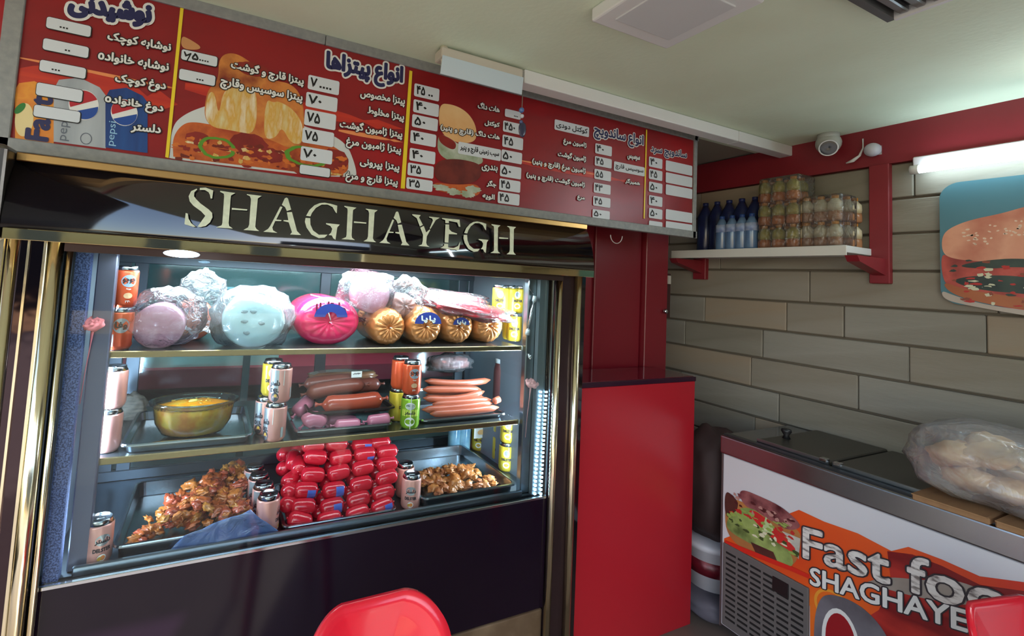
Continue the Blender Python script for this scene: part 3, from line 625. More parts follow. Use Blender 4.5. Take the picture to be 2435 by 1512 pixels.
# accessories
for nm, px, py, c in (('left', 221, 772, (236, 128, 134)), ('right', 1264, 912, (214, 160, 158))):
    q = P(px, py, Y=1.478)
    rs = empty('paper_rose', q, ('bright pink paper rose on a thin stem against the left corner post' if nm == 'left' else 'faded pink rose decoration hanging beside the right LED strip'), 'decoration')
    rm = M('rose_' + nm, c, .7)
    def ros(t, i, r, h): return (r * (1 + .12 * sin(5 * t + i * 1.7)), h + .002 * sin(3 * t + i))
    o = lathe('petals', [(.004, -.014), (.018, -.008), (.026, .002), (.023, .009), (.019, .004), (.016, .010), (.012, .005), (.008, .010), (.001, .006)], rm, rs, 30, fn=ros); o.location = q; o.rotation_euler = (radians(28), 0, 0)
    tube('stem', [q + Vector((0, .004, -.012)), q + Vector((-.002, .006, -.05)), q + Vector((-.008, .008, -.12)), q + Vector((-.012, .008, -.20))], [.004, .0015, .001, .001], rm, rs, 6)
q = P(1263, 750, Y=1.478)
th = empty('thermometer', q, 'clear tube thermometer hanging inside the right front corner of the showcase', 'thermometer')
d = Vector((.02, 0, .1)).normalized()
tube('tube', [q - d * .06, q + d * .06], .006, sheer('tube_plastic', (230, 235, 235), .3, .1, 0), th, 10)
tube('scale_strip', [q - d * .045 + Vector((0, .003, 0)), q + d * .05 + Vector((0, .003, 0))], .0025, M('scale_print', (214, 216, 210), .5, c2=(80, 80, 80), scale=160, stretch=(.1, .1, 1)), th, 6)
for s in (-1, 1): tube('cap', [q + d * .055 * s, q + d * .075 * s], .0085, M('clip_grey', (170, 178, 180), .5), th, 10)
tube('wire', [q + d * .075, q + Vector((-.012, 0, .10)), q + Vector((-.02, 0, .13)), q + Vector((0, 0, .15))], .001, chrome, th, 5)
q = P(1257, 849, Y=1.486)
tag(tube('suction_hook', [q + Vector((0, 0, .012)), q + Vector((0, -.002, 0)), q + Vector((.004, -.004, -.006)), q + Vector((.009, -.004, 0)), q + Vector((.006, -.004, .006)), q + Vector((0, -.004, .002))], .0028, white, None, 8), 'small white plastic hook on the right steel post', 'hook')
# plinth
pl = M('marble', (120, 102, 80), .35, c2=((92, 76, 58), (136, 118, 94)), scale=5)
tag(box('marble_plinth', (-.44, 1.462, 0), (1.19, 2.12, .30), pl, None, .004), 'brown marble plinth under the black front of the showcase', 'plinth')
# ------------------------------------------------------------------ kitchen behind the showcase
kc = empty('kitchen_counter', (.6, 2.7, 0), 'kitchen counter with a dark red front seen through the rear doors', 'counter')
def band(nm, py0, py1, px0, px1, y, m, par, th=.03):
    a, b = P(px0, py0, Y=y), P(px1, py1, Y=y); return box(nm, (a.x, y, min(a.z, b.z)), (b.x, y + th, max(a.z, b.z)), m, par)
band('red_front', 884, 926, 250, 1180, 2.5, M('dark_red_panel', (176, 34, 58), .6), kc, .5)
band('pale_front', 930, 1080, 250, 1180, 2.5, M('pale_front', (150, 158, 160), .5), kc, .5)
box('base', (-.3, 2.52, 0), (2.4, 3.0, 1.0), M('pale_front', (0, 0, 0)), kc)
band('hob_panel', 838, 884, 335, 660, 2.56, M('hob_steel', (200, 206, 200), .3, .3), kc, .4)
eh = empty('extractor_hood', (.4, 3.0, 1.5), 'grey-green steel hood and cupboards behind the rear glass doors', 'hood')
band('hood_body', 610, 760, 480, 1130, 2.9, M('hood_paint', (112, 136, 140), .45, c2=(94, 116, 120), scale=2), eh, .45)
box('duct', (.2, 3.0, 1.6), (.9, 3.3, RZ), M('hood_paint', (0, 0, 0)), eh)
band('door_gap', 640, 755, 1072, 1092, 2.885, M('gap_dark', (60, 70, 74), .5), eh, .01)
o = empty('food_box', P(560, 720, Y=2.3), 'white lidded storage box behind the two wrapped meat loaves', 'container')
a, b = P(470, 690, Y=2.3), P(650, 760, Y=2.3)
box('box_stand', ((a.x + b.x) / 2 + .05, 2.36, 0), ((a.x + b.x) / 2 + .08, 2.39, b.z), M('stand_grey', (80, 88, 92), .6), kc)
box('body', (a.x, 2.3, b.z), (b.x, 2.45, a.z), M('box_cream', (206, 222, 210), .5), o, .008); box('lid', (a.x - .012, 2.29, a.z - .002), (b.x + .012, 2.46, a.z + .014), M('box_lid', (176, 206, 220), .4), o, .005)
lamp('kitchen_fill', 'AREA', (.4, 2.22, RZ - .08), 30, (.86, .95, 1), .9, .5, aim=(.4, 2.62, 1.0))  # unseen lamp added to brighten the counter behind the rear doors
# ------------------------------------------------------------------ goods in the showcase
def proj(p):
    v = Vector(p) - Vector((0, 0, H)); d = v.dot(fw); return CX + FOC * v.dot(rx) / d, CY + FOC * v.dot(dn) / d
def at(px, y, z):
    """the point at depth y and height z that the photograph shows in column px"""
    x = 0
    for _ in range(6): x = P(px, proj((x, y, z))[1], Y=y).x
    return Vector((x, y, z))
def mpp(px, py, y): return (P(px + 1, py, Y=y) - P(px, py, Y=y)).length
def face(p): return -math.atan2(p[0], p[1])
def wrap(name, vs, fs, R, m, parent, z0, phi=0):
    return mesh(name, [((R + getattr(q, 'd', 0) * .0004) * sin(q[0] / R + phi), -(R + getattr(q, 'd', 0) * .0004) * cos(q[0] / R + phi), z0 + q[1]) for q in vs], fs, m, parent)
def disc2(cx, cy, a, b, n=20):
    vs = [(cx, cy)] + [(cx + a * cos(2 * pi * k / n), cy + b * sin(2 * pi * k / n)) for k in range(n)]
    return vs, [(0, 1 + k, 1 + (k + 1) % n) for k in range(n)]
def rect2(x0, y0, x1, y1, n=6):
    vs = []; fs = []
    for k in range(n + 1): x = x0 + (x1 - x0) * k / n; vs += [(x, y0), (x, y1)]
    return vs, [(2 * k, 2 * k + 2, 2 * k + 3, 2 * k + 1) for k in range(n)]
R_ = .033
lidm = M('can_aluminium', (190, 196, 202), .2, 1)
def soda_can(col, prints):
    r = empty('soda_can', (0, 0, 0), 'can', 'drink can')
    lathe('can_body', [(.0265, .0015), (.0305, .008), (R_, .014), (R_, .098), (.0315, .103)], col, r, 28)
    lathe('can_lid', [(.0315, .103), (.0275, .112), (.0272, .115), (.0255, .115), (.0245, .1105), (.002, .1105), (0, .1105)], lidm, r, 28)
    lathe('can_base', [(.0, .004), (.022, .004), (.024, 0), (.0265, .0015)], lidm, r, 28)
    tb = lathe('pull_tab', [(.0, .1108), (.008, .1108), (.008, .1122), (0, .1122)], lidm, r, 12); tb.scale = (1.4, .7, 1)
    for kind, m, a in prints:
        if kind == 'text': s, cx, cz, w_, h_, bo, phi = a; v, f = text2d(s, w_, h_, bo); wrap('can_lettering', [TV(q[0] + cx, q[1], q.d) for q in v], f, R_ + .0006, m, r, cz, phi)
        if kind == 'disc': cx, cz, a_, b_, phi, o_ = a; v, f = disc2(cx, 0, a_, b_); wrap('can_emblem', v, f, R_ + .0002 * o_, m, r, cz, phi)
        if kind == 'rect': x0, z0, x1, z1, phi, o_ = a; v, f = rect2(x0, z0, x1, z1); wrap('can_print', v, f, R_ + .0002 * o_, m, r, 0, phi)
    return r
orc = M('can_orange', (226, 98, 56), .28, .35, c2=(206, 76, 44), scale=20); pkc = M('can_pink', (232, 170, 158), .28, .3, c2=(222, 150, 138), scale=15)
ylc = M('can_yellow', (226, 200, 70), .28, .3, c2=(214, 180, 50), scale=18); gnc = M('can_green', (150, 190, 50), .28, .3, c2=(120, 170, 40), scale=18)
greyp = M('print_greyblue', (140, 156, 170), .4); whp = M('print_white', (232, 232, 226), .4); dkp = M('print_dark', (46, 40, 46), .4); sil = M('print_silver', (176, 182, 186), .3, .6); gor = M('print_gold', (196, 150, 60), .4)
bar = M('print_barcode', (196, 204, 204), .5, c2=(90, 96, 96), scale=300, stretch=(1, 1, .01), contrast=.1)
def fruit(m, z=.022, phi=.1): return [('disc', whp, (0, z, .010, .009, phi, 3)), ('disc', m, (.002, z, .006, .006, phi, 4)), ('disc', gor, (-.005, z - .001, .005, .005, phi, 4))]
can_o = soda_can(orc, [('disc', greyp, (.004, .074, .019, .017, .2, 2)), ('text', dkp, ('جوجو', .004, .074, .030, .013, .0006, .2)), ('text', whp, ('جوجه', .004, .052, .012, .005, .0002, .2)), ('disc', M('print_tan', (214, 170, 130), .4), (.004, .034, .011, .008, .2, 2)), ('text', whp, ('۳۳۰', .004, .018, .012, .006, .0002, .2))])
can_o2 = soda_can(orc, [('disc', sil, (.004, .068, .020, .020, 0, 2)), ('text', dkp, ('وفا', .004, .068, .028, .020, .001, 0)), ('rect', whp, (-.001, .012, .005, .045, -.5, 2)), ('rect', bar, (.03, .02, .042, .05, .3, 2))])
can_p = soda_can(pkc, [('disc', sil, (0, .068, .017, .014, 0, 2)), ('text', dkp, ('دلستر', 0, .066, .034, .015, .0007, 0)), ('text', dkp, ('DELSTER', 0, .044, .040, .009, .0006, 0))] + fruit(M('print_peach', (222, 130, 70), .4), .024, 0) + [('rect', bar, (.040, .02, .052, .045, 0, 2))])
can_pd = soda_can(pkc, [('rect', sil, (-.052, .03, -.022, .10, 0, 1)), ('text', dkp, ('دلستر', -.034, .060, .030, .020, .0012, 0)), ('text', dkp, ('DEL', -.034, .040, .026, .010, .001, 0)), ('disc', dkp, (-.032, .020, .013, .014, 0, 2)), ('disc', gor, (-.030, .024, .005, .005, 0, 3)), ('rect', bar, (.018, .015, .028, .045, 0, 2)), ('rect', whp, (-.008, .055, -.006, .10, 0, 2))])
can_y = soda_can(ylc, [('disc', whp, (0, .076, .013, .015, 0, 2)), ('disc', sil, (0, .078, .009, .010, 0, 3)), ('text', dkp, ('DELSTER', 0, .052, .042, .009, .0007, 0)), ('disc', whp, (0, .03, .014, .012, 0, 2)), ('disc', gor, (0, .03, .007, .007, 0, 3))])
can_g = soda_can(gnc, [('disc', whp, (0, .080, .018, .012, 0, 2)), ('disc', sil, (0, .078, .014, .010, 0, 3)), ('rect', M('print_lime', (206, 214, 90), .4), (-.03, .046, .03, .068, 0, 1)), ('text', dkp, ('دلستر', 0, .057, .036, .013, .0008, 0)), ('disc', whp, (0, .028, .018, .015, 0, 2)), ('disc', gnc, (-.004, .028, .009, .008, 0, 3)), ('rect', whp, (.001, .004, .0035, .108, 0, 4))])
CH = .115
def can(proto, px, y, z, label, turn=0, py=None, group='drink cans in the showcase'):
    p = at(px, y, z); return place(proto, USED, p, face(p) + turn, None, label, group)
can(can_o2, 279, 1.56, S1, 'orange drink can with silver roundel, lower of the stack left on the top shelf')
can(can_o, 291, 1.562, S1 + CH, 'orange drink can with a grey oval, upper of the stack beside the sliced ham bag')
can(can_y, 1222, 1.66, S1, 'yellow malt can at the right end of the top shelf, below other yellow cans')
can(can_y, 1212, 1.70, S1, 'yellow malt can standing second, right end of top shelf behind the last gold sausage', .3)
can(can_y, 1188, 1.66, S1 + CH, 'yellow malt can with a white roundel, upper row above the red packs')
can(can_y, 1213, 1.675, S1 + CH, 'yellow malt can in the middle of the upper row of three', .9)
can(can_y, 1238, 1.66, S1 + CH, 'yellow malt can nearest the thermometer, upper row', -.5)
# second shelf
can(can_p, 252, 1.58, S2, 'pale pink malt can, lower of the stack at the left end of the middle shelf', 2.0)
can(can_p, 265, 1.585, S2 + CH, 'pale pink malt can, upper of the stack at the left end of the middle shelf', 2.2)
can(can_pd, 651, 1.545, S2, 'pink malt can with black lettering, lower of the stack right of the salad bowl')
can(can_pd, 664, 1.548, S2 + CH, 'pink malt can with a silver stripe, upper of the stack right of the salad bowl', .5)
can(can_pd, 628, 1.62, S2, 'pink malt can behind the stack, beside the salad tray', .3)
can(can_y, 645, 1.63, S2 + CH, 'yellow malt can peeking out behind the pink stack')
can(can_g, 973, 1.545, S2, 'green lime malt can under the orange one in the middle of the showcase')
can(can_o, 977, 1.548, S2 + CH, 'bright orange drink can standing on the green can')
can(can_y, 944, 1.64, S2, 'yellow malt can half hidden behind the green can', .8)
can(can_o, 950, 1.63, S2 + CH, 'orange drink can half hidden behind another orange can, middle shelf', 1.2)
# bottom deck
can(can_p, 229, 1.52, DK, 'sunlit pink malt can alone in the bottom left corner of the showcase', .3)
for k, (px, y, s) in enumerate(((633, 1.525, 'nearest the glass'), (621, 1.60, 'second from the glass'), (610, 1.675, 'third from the glass'), (600, 1.75, 'farthest from the glass'))):
    can(can_pd if k else can_p, px, y, DK, 'pink malt can in the row left of the red sausages, ' + s, .6 if k else 1.4)
can(can_p, 975, 1.528, DK, 'pink malt can standing right of the red sausage heap, at the front')
can(can_p, 960, 1.62, DK, 'pink malt can half hidden behind the front one, right of the red sausages', .8)
for px, y, lv, s in ((1203, 1.70, 0, 'yellow malt can, lower of the pair at the right end of the bottom deck'), (1207, 1.70, 1, 'yellow malt can, upper of the pair at the right end of the bottom deck'), (1187, 1.80, 0, 'yellow malt can behind the right end pair, lower'), (1190, 1.80, 1, 'yellow malt can behind the right end pair, upper'),
                 (1160, 1.92, 0, 'dull yellow can at the back of the bottom deck, beside the stacked pairs'), (1137, 1.94, 0, 'dull yellow can at the back of the bottom deck, left of its twin')):
    can(can_y, px, y, DK + lv * CH, s)
# ---- meat logs, seen end on
def log(px, py, wpx, hpx, y, L, m, label, group=None, pleat=14, amp=.03, cut=False, tie=True, kind='mortadella_log', floor=None, pl=.004):
    s = mpp(px, py, y); r = wpx / 2 * s; rz_ = hpx / 2 * s; c = P(px, py, Y=y)
    if floor is not None: c.z = floor + rz_ * .98
    o = empty(kind, c, label, 'sausage', group)
    def fn(t, i, rr, h):
        a = min(1, (i / 5.)) * (1 if i < 9 else .2); f = 1 + amp * cos(pleat * t + .5 * sin(3 * t)) * (1 if 1 < i < 7 else .15)
        return (rr * f, h + (pl * cos(pleat * t + .5 * sin(3 * t)) * (1 if 1 < i < 6 else 0)))
    if cut: prof = [(0, 0), (r * .5, 0), (r * .93, .001), (r, .008), (r, L * .5), (r * .98, L), (0, L + .004)]; f2 = None
    else: prof = [(0, .012), (r * .12, .006), (r * .3, .001), (r * .5, 0), (r * .68, .004), (r * .83, .012), (r * .93, .024), (r * .985, .042), (r, .07), (r, L), (r * .8, L + .02), (0, L + .03)]; f2 = fn
    b = lathe('casing', prof, m, o, 56, 'Y', f2); b.location = c; b.scale = (1, 1, rz_ / r)
    if tie and not cut:
        tube('tied_end', [c + Vector((0, .008, 0)), c + Vector((.002, -.006, -.003)), c + Vector((.006, -.012, -.010))], [.004, .003, .0045], m, o, 8)
        tube('clip', [c + Vector((-.004, -.004, 0)), c + Vector((.004, -.004, 0))], .002, chrome, o, 6)
    return o, c, r, rz_
goldm = M('casing_gold', (226, 152, 92), .22, .45, c2=(206, 130, 74), scale=9); pinkm = M('casing_pink', (232, 40, 96), .25, c2=(214, 30, 84), scale=4, coat=.5)
hamm = M('ham_cut', (196, 152, 160), .5, c2=((176, 122, 136), (206, 168, 174)), scale=26); whitem = M('wrapped_white', (196, 220, 218), .35, c2=(170, 200, 200), scale=7, bump=.5, bscale=9)
bluep = M('blue_print', (46, 62, 140), .35)
def half_emblem(c, r, m, o, up=1, k=.5):
    n = 16; vs = [(c.x + r * k * cos(pi * i / n) , c.y - .004, c.z + r * k * .8 * sin(pi * i / n) * up + r * .05) for i in range(n + 1)] + [(c.x + r * k * .35 * cos(pi * i / n), c.y - .004, c.z + r * k * .3 * sin(pi * i / n) * up + r * .05) for i in range(n + 1)]
    mesh('printed_emblem', vs, [(i, i + 1, n + 2 + i, n + 1 + i) for i in range(n)], m, o)
o, c, r, rz_ = log(785, 770, 158, 118, 1.56, .26, pinkm, 'large bright pink mortadella with a blue emblem and white string, top shelf', pleat=13, amp=.008, floor=S1, pl=.0016)
half_emblem(c + Vector((0, -.003, .012)), r, bluep, o)
for k in range(5): pass
v, f = text2d('مارتادلا', r * .9, r * .3, .0015); mesh('lettering', [(c.x + q[0], c.y - .001 + abs(q[1]) * .02 - q.d * .0004, c.z + rz_ * .62 + q[1] - q[0] ** 2 * 4) for q in v], f, M('maroon_ink', (110, 20, 50), .4), o)
tube('string', [c + Vector((0, -.006, .006)), c + Vector((-.012, -.004, rz_ * .5)), c + Vector((-.022, .02, rz_ * .95)), c + Vector((-.06, .05, rz_ * 1.05))], .0018, whp, o, 6)
gl = 'gold mortadella rolls on the top shelf'
for px, wp, y, s, e in ((929, 84, 1.55, 'gold-cased mortadella, leftmost of four, tied knot facing the glass', 0), (1016, 84, 1.55, 'gold-cased mortadella with a large blue and white emblem, second of four', 1), (1095, 74, 1.57, 'gold-cased mortadella with a small emblem, under the red packs', .7), (1168, 72, 1.585, 'gold-cased mortadella, rightmost of four, beside the yellow can', 0)):
    o, c, r, rz_ = log(px, 780, wp, wp * 1.02, y, .22, goldm, s, gl, 16, .03, floor=S1)
    if e:
        half_emblem(c + Vector((0, -.002, r * .1)), r * e, bluep, o, 1, .75)
        v, f = text2d('پاپا', r * .8 * e, r * .35 * e, .001); mesh('lettering', [(c.x + q[0], c.y - .0065 - q.d * .0004, c.z + r * .38 * e + q[1]) for q in v], f, whp, o)
def bag(px, py, wpx, hpx, y, dy, m, amp=.22, seed=0, name='plastic_bag', par=None, floor=None, power=2.4):
    s = mpp(px, py, y); c = P(px, py, Y=y); b = blob(name, (wpx / 2 * s, dy, hpx / 2 * s), m, None, amp, 2.2, seed, 4, None, power, .16)
    if floor is not None: b.data.transform(Matrix()); c.z = max(c.z, floor + hpx / 2 * s * .9)
    b.location = c
    if par: b.parent = par; b.matrix_parent_inverse = wm(par).inverted()
    return b
o, c, r, rz_ = log(378, 760, 128, 122, 1.56, .14, hamm, 'mauve cooked ham loaf with its cut face, in a clear knotted bag', None, cut=True, kind='ham_loaf', floor=S1)
tag(bag(402, 752, 178, 150, 1.60, .10, film, .16, 3), 'clear plastic bag around the cut ham loaf, top shelf left', 'bag')
o = log(455, 762, 110, 110, 1.72, .12, M('salmon_meat', (206, 104, 84), .4, c2=(226, 130, 90), scale=8), 'orange-red meat loaf half hidden behind the bagged ham', None, cut=True, kind='meat_loaf', floor=S1)[0]
tag(bag(480, 720, 110, 150, 1.66, .05, film, .3, 9), 'smoky clear bag end rising behind the ham', 'bag')
o, c, r, rz_ = log(605, 762, 150, 134, 1.565, .2, whitem, 'pale white-wrapped meat loaf, second large item on the top shelf', None, pleat=7, amp=.02, tie=False, kind='meat_loaf', floor=S1, cut=True)
for dx, dz in ((-.03, .03), (-.005, .03), (-.028, -.0), (.022, -.005), (-.02, -.035)):
    b = ell if 0 else blob('wrinkle_mark', (.010, .002, .006), M('grey_mark', (120, 140, 140), .5), o, .3, 3, int(dx * 999), 2); b.location = c + Vector((dx, -.001, dz))
tag(bag(600, 757, 186, 152, 1.60, .12, film2, .14, 5), 'milky plastic wrap around the pale meat loaf', 'bag')
o, c, r, rz_ = log(887, 700, 84, 86, 1.60, .09, hamm, 'pinkish bologna stump with a cut face lying on the rolls, in a clear bag', None, cut=True, kind='bologna_stump')
tag(bag(872, 702, 118, 116, 1.63, .07, film, .3, 11), 'crinkled clear bag around the bologna stump, top shelf centre', 'bag')
o, c, r, rz_ = log(965, 728, 62, 56, 1.60, .10, M('sausage_grey', (170, 120, 108), .35, c2=(150, 104, 92), scale=8), 'short brownish sausage on top of the gold rolls, in a clear bag', None, pleat=9, kind='short_sausage')
tag(bag(964, 708, 76, 92, 1.62, .06, film, .3, 14), 'clear bag with an upright twisted end around the short sausage', 'bag')
# red and white packs lying on the gold rolls
redpk = M('pack_red', (214, 40, 52), .3, c2=((208, 36, 50), (216, 60, 70), (236, 214, 212)), scale=7, stretch=(1, 1, 4), contrast=.5)
for px, py, wp, y, s, sd in ((1075, 712, 150, 1.70, 'red and white flat sausage pack at the back, lying on the gold rolls', 1), (1120, 736, 170, 1.60, 'red and white flat sausage pack in front, drooping to the right over the gold rolls', 2)):
    sc_ = mpp(px, py, y); c = P(px, py, Y=y); o = empty('meat_pack', c, s, 'package', 'red and white packs on the top shelf')
    b = blob('pack', (wp / 2 * sc_, .06, .020), redpk, o, .2, 2.5, sd, 4, None, 3); b.location = c; b.rotation_euler = (radians(14), radians(7 if sd == 2 else 3), 0)
    b = blob('clear_sleeve', (wp / 2 * sc_ * 1.1, .066, .026), film, o, .35, 2.5, sd + 5, 4, None, 3, .1); b.location = c; b.rotation_euler = (radians(14), radians(7 if sd == 2 else 3), 0)
def bottle(name, prof, m, capprof, cm, label, cat, loc, group=None, seg=20):
    o = empty(name, loc, label, cat, group)
    b = lathe('bottle_body', prof, m, o, seg); b.location = loc
    k = lathe('cap', capprof, cm, o, seg); k.location = loc
    return o
p = at(1144, 1.92, S1)
bottle('squeeze_bottle', [(.026, 0), (.028, .01), (.028, .10), (.02, .115)], M('sauce_red', (176, 26, 34), .3), [(.02, .115), (.02, .128), (.006, .131), (.003, .17), (0, .17)], white, 'red squeeze sauce bottle standing at the back behind the red packs', 'bottle', p)
p = at(1190, 1.80, S2)
bottle('squeeze_bottle', [(.034, 0), (.036, .01), (.036, .13), (.030, .155), (.029, .162)], M('sauce_brown', (84, 46, 46), .3), [(.030, .160), (.030, .178), (.009, .181), (.004, .215), (0, .215)], M('nozzle_grey', (190, 196, 200), .4), 'dark brown sauce squeeze bottle with a white nozzle, middle shelf right', 'bottle', p)
# trays
def tray(x0, x1, y0, y1, z, h, m, label, flare=.012, rim=.008, name='steel_tray', m2=None):
    w_, d_ = x1 - x0, y1 - y0; c = Vector(((x0 + x1) / 2, (y0 + y1) / 2, z))
    rings = []
    for (dw, zz) in ((-2 * flare - .004, .0005), (-2 * flare, .002), (-2 * rim, h - .001), (-2 * rim + .002, h), (-.002, h), (0, h - .002), (0, h - .005)): rings.append([(x, y, zz) for x, y in rrect(w_ + dw, d_ + dw, .022, 5)])
    k = len(rings[0]); vs = [v for r in rings for v in r]; fs = [tuple(range(k))]
    for i in range(len(rings) - 1):
        for j in range(k): fs.append((i * k + j, i * k + (j + 1) % k, (i + 1) * k + (j + 1) % k, (i + 1) * k + j))
    o = mesh(name, vs, fs, m, None, False); o.location = c
    md = o.modifiers.new('thickness', 'SOLIDIFY'); md.thickness = .0012; md.offset = -1
    return tag(o, label, 'tray')
trm = M('tray_steel', (176, 182, 188), .22, 1, c2=(150, 158, 166), scale=5)
def tx(px, y, z): return at(px, y, z).x
tray(tx(282, 1.53, S2), tx(600, 1.53, S2), 1.53, 1.86, S2, .026, trm, 'steel tray under the glass bowl of yellow salad')
tray(tx(700, 1.53, S2), tx(935, 1.53, S2), 1.53, 1.80, S2, .024, trm, 'steel tray holding the pink knotted sausages on the middle shelf')
tray(tx(1002, 1.55, S2), tx(1205, 1.55, S2), 1.55, 1.80, S2, .018, trm, 'steel tray under the thin frankfurters on the middle shelf')
tray(tx(262, 1.49, DK), tx(590, 1.49, DK), 1.49, 1.90, DK, .045, trm, 'wide steel tray of marinated chicken, bottom deck left')
tray(tx(672, 1.49, DK), tx(945, 1.49, DK), 1.49, 1.80, DK, .022, trm, 'steel tray under the heap of small red sausages')
tray(tx(1003, 1.49, DK), 1.075, 1.49, 1.92, DK, .04, trm, 'steel tray of orange chicken pieces, bottom deck right')
# bowl of salad
y = 1.66; s = mpp(460, 1000, y); cc = at(458, y, S2 + .004); bw = 100 * s; bh = .104
o = empty('salad_bowl', cc, 'oval clear glass bowl full of yellow mustard salad', 'bowl')
def bowl(name, prof, m, seg=40, fn=None):
    b = lathe(name, prof, m, o, seg, fn=fn); b.location = cc; b.scale = (1, .72, 1); return b
yel_s = M('yellow_salad', (248, 178, 26), .45, c2=((224, 136, 8), (240, 186, 50), (206, 180, 110)), scale=16, contrast=.4)
bowl('bowl_glass', [(bw * .55, 0), (bw * .74, .008), (bw * .90, .04), (bw * .96, bh * .8), (bw * 1.0, bh * .9), (bw * 1.07, bh * .93), (bw * 1.07, bh * .99), (bw * 1.0, bh), (bw * .97, bh * .98), (bw * .93, bh * .8)], sheer('bowl_glass_m', (232, 242, 232), .03, .03, 0, 25, .5))
bowl('salad', [(0, .003), (bw * .53, .003), (bw * .72, .011), (bw * .88, .042), (bw * .93, bh * .78), (bw * .90, bh * .82), (bw * .6, bh * .90), (bw * .3, bh * .93), (0, bh * .95)], yel_s, 48, lambda t, i, r, h: (r * (1 if i < 5 else 1 + .02 * sin(7 * t)), h + (.004 * noise.noise(Vector((5 * cos(t) * r * 10, 5 * sin(t) * r * 10, i))) if i > 5 else 0)))
for k in range(26):
    t = random.uniform(0, 2 * pi); q = random.uniform(0, .75) * bw
    b = blob('salad_bit', (random.uniform(.004, .012), random.uniform(.003, .008), .003), M('salad_bit_m', (228, 196, 90), .4, c2=(190, 130, 30), scale=30), o, .4, 3, k, 1); b.location = cc + Vector((q * cos(t), q * sin(t) * .72, bh * (.95 - .10 * q / bw))); b.rotation_euler.z = t
b = blob('pale_lump', (.014, .006, .005), M('pale_lump_m', (220, 214, 110), .4), o, .3, 3, 3, 2); b.location = cc + Vector((-.005, -.01, bh * .97)); b.rotation_euler.z = .5
tag(bag(312, 970, 70, 80, 1.88, .03, M('striped_cloth', (120, 110, 98), .8, c2=(70, 66, 62), scale=30, stretch=(1, 1, 6)), .25, 21, 'folded_bag'), 'crumpled grey striped bag at the back left of the middle shelf', 'bag')
# sausages
def saus(pts, r, m, label, group, name='sausage', cat='sausage', pinch=True, n=12, ends=True):
    P0, P1 = Vector(pts[0]), Vector(pts[-1]); mid = Vector(pts[1]) if len(pts) > 2 else (P0 + P1) / 2
    L = [P0 * (1 - t) ** 2 + mid * 2 * t * (1 - t) + P1 * t * t for t in [i / n for i in range(n + 1)]]
    rs = [r * min(1, (max(.0, 1 - (abs(2 * i / n - 1)) ** 5)) ** .5 + .12) for i in range(n + 1)]
    o = tube(name, L, rs, m, None, 14)
    if pinch:
        d = (L[0] - L[1]).normalized(); e = (L[-1] - L[-2]).normalized()
        tube('knot', [L[0], L[0] + d * r * .3, L[0] + d * r * .7], [r * .2, r * .12, r * .3], m, o, 7); tube('knot', [L[-1], L[-1] + e * r * .3, L[-1] + e * r * .6], [r * .2, r * .12, r * .28], m, o, 7)
    return tag(o, label, cat, group)
brown = M('sausage_brown', (168, 72, 50), .25, c2=(146, 56, 38), scale=5, coat=.4); brown2 = M('sausage_dark', (132, 74, 62), .3, c2=(110, 58, 48), scale=5)
pinks = M('sausage_pink', (206, 128, 150), .25, c2=(190, 110, 134), scale=5, coat=.4); frank = M('frankfurter', (176, 92, 66), .3, c2=(156, 76, 54), scale=6, coat=.3)
bt = tray(tx(735, 1.56, S2 + .05), tx(942, 1.56, S2 + .05), 1.56, 1.78, S2 + .052, .016, M('black_tray', (34, 28, 30), .25), 'black plastic tray with thick brown sausages lying above the pink ones', name='black_tray')
def pz_(px, py, y): return P(px, py, Y=y)
gb = 'thick brown sausages on the black tray'
saus([pz_(765, 962, 1.60), pz_(840, 963, 1.60), pz_(910, 948, 1.61)], .031, brown, 'thick glossy reddish-brown sausage at the front of the black tray', gb)
saus([pz_(728, 936, 1.68), pz_(790, 918, 1.68), pz_(868, 915, 1.69)], .027, brown2, 'darker brown sausage behind the front one on the black tray', gb)
saus([pz_(780, 930, 1.72), pz_(850, 915, 1.73), pz_(905, 912, 1.74)], .025, brown2, 'dark sausage at the right rear of the black tray', gb)
saus([pz_(722, 915, 1.75), pz_(780, 905, 1.76), pz_(850, 900, 1.77)], .024, brown2, 'dark sausage at the left rear of the black tray, under the vacuum pack', gb)
c = pz_(815, 893, 1.80); vp = empty('vacuum_pack', c, 'flat vacuum pack of brown sausages with a white sticker, leaning at the back', 'package')
b = blob('pack', (.13, .05, .020), M('pack_brown', (110, 66, 50), .25, c2=(150, 110, 80), scale=12, coat=.6), vp, .2, 3, 4, 3, None, 3); b.location = c
sk = box('sticker', (-.020, -.0015, -.011), (.020, .0015, .011), whp, vp); sk.location = pz_(848, 890, 1.742)
v, f = text2d('سوسیس', .028, .007, .0003); mesh('lettering', [(sk.location.x + q[0], sk.location.y - .002 - q.d * .0004, sk.location.z + .003 + q[1]) for q in v], f, dkp, sk)
gp = 'pink knotted sausages under the black tray'
saus([pz_(722, 1010, 1.575), pz_(745, 985, 1.575), pz_(772, 1008, 1.58)], .026, pinks, 'bent pink sausage at the left end of its tray', gp)
saus([pz_(702, 985, 1.66), pz_(720, 965, 1.68), pz_(738, 950, 1.72)], .024, pinks, 'dull pink sausage pointing backwards at the left of the tray', gp)
saus([pz_(795, 1012, 1.56), pz_(858, 1008, 1.56)], .020, pinks, 'short pink sausage in the middle, between two knots', gp)
saus([pz_(872, 1002, 1.56), pz_(928, 994, 1.56)], .020, pinks, 'short pink sausage nearest the green can', gp)
saus([pz_(770, 1000, 1.64), pz_(850, 1000, 1.64)], .020, pinks, 'pink sausage lying behind the short ones', gp)
gf = 'frankfurters on the middle shelf tray'
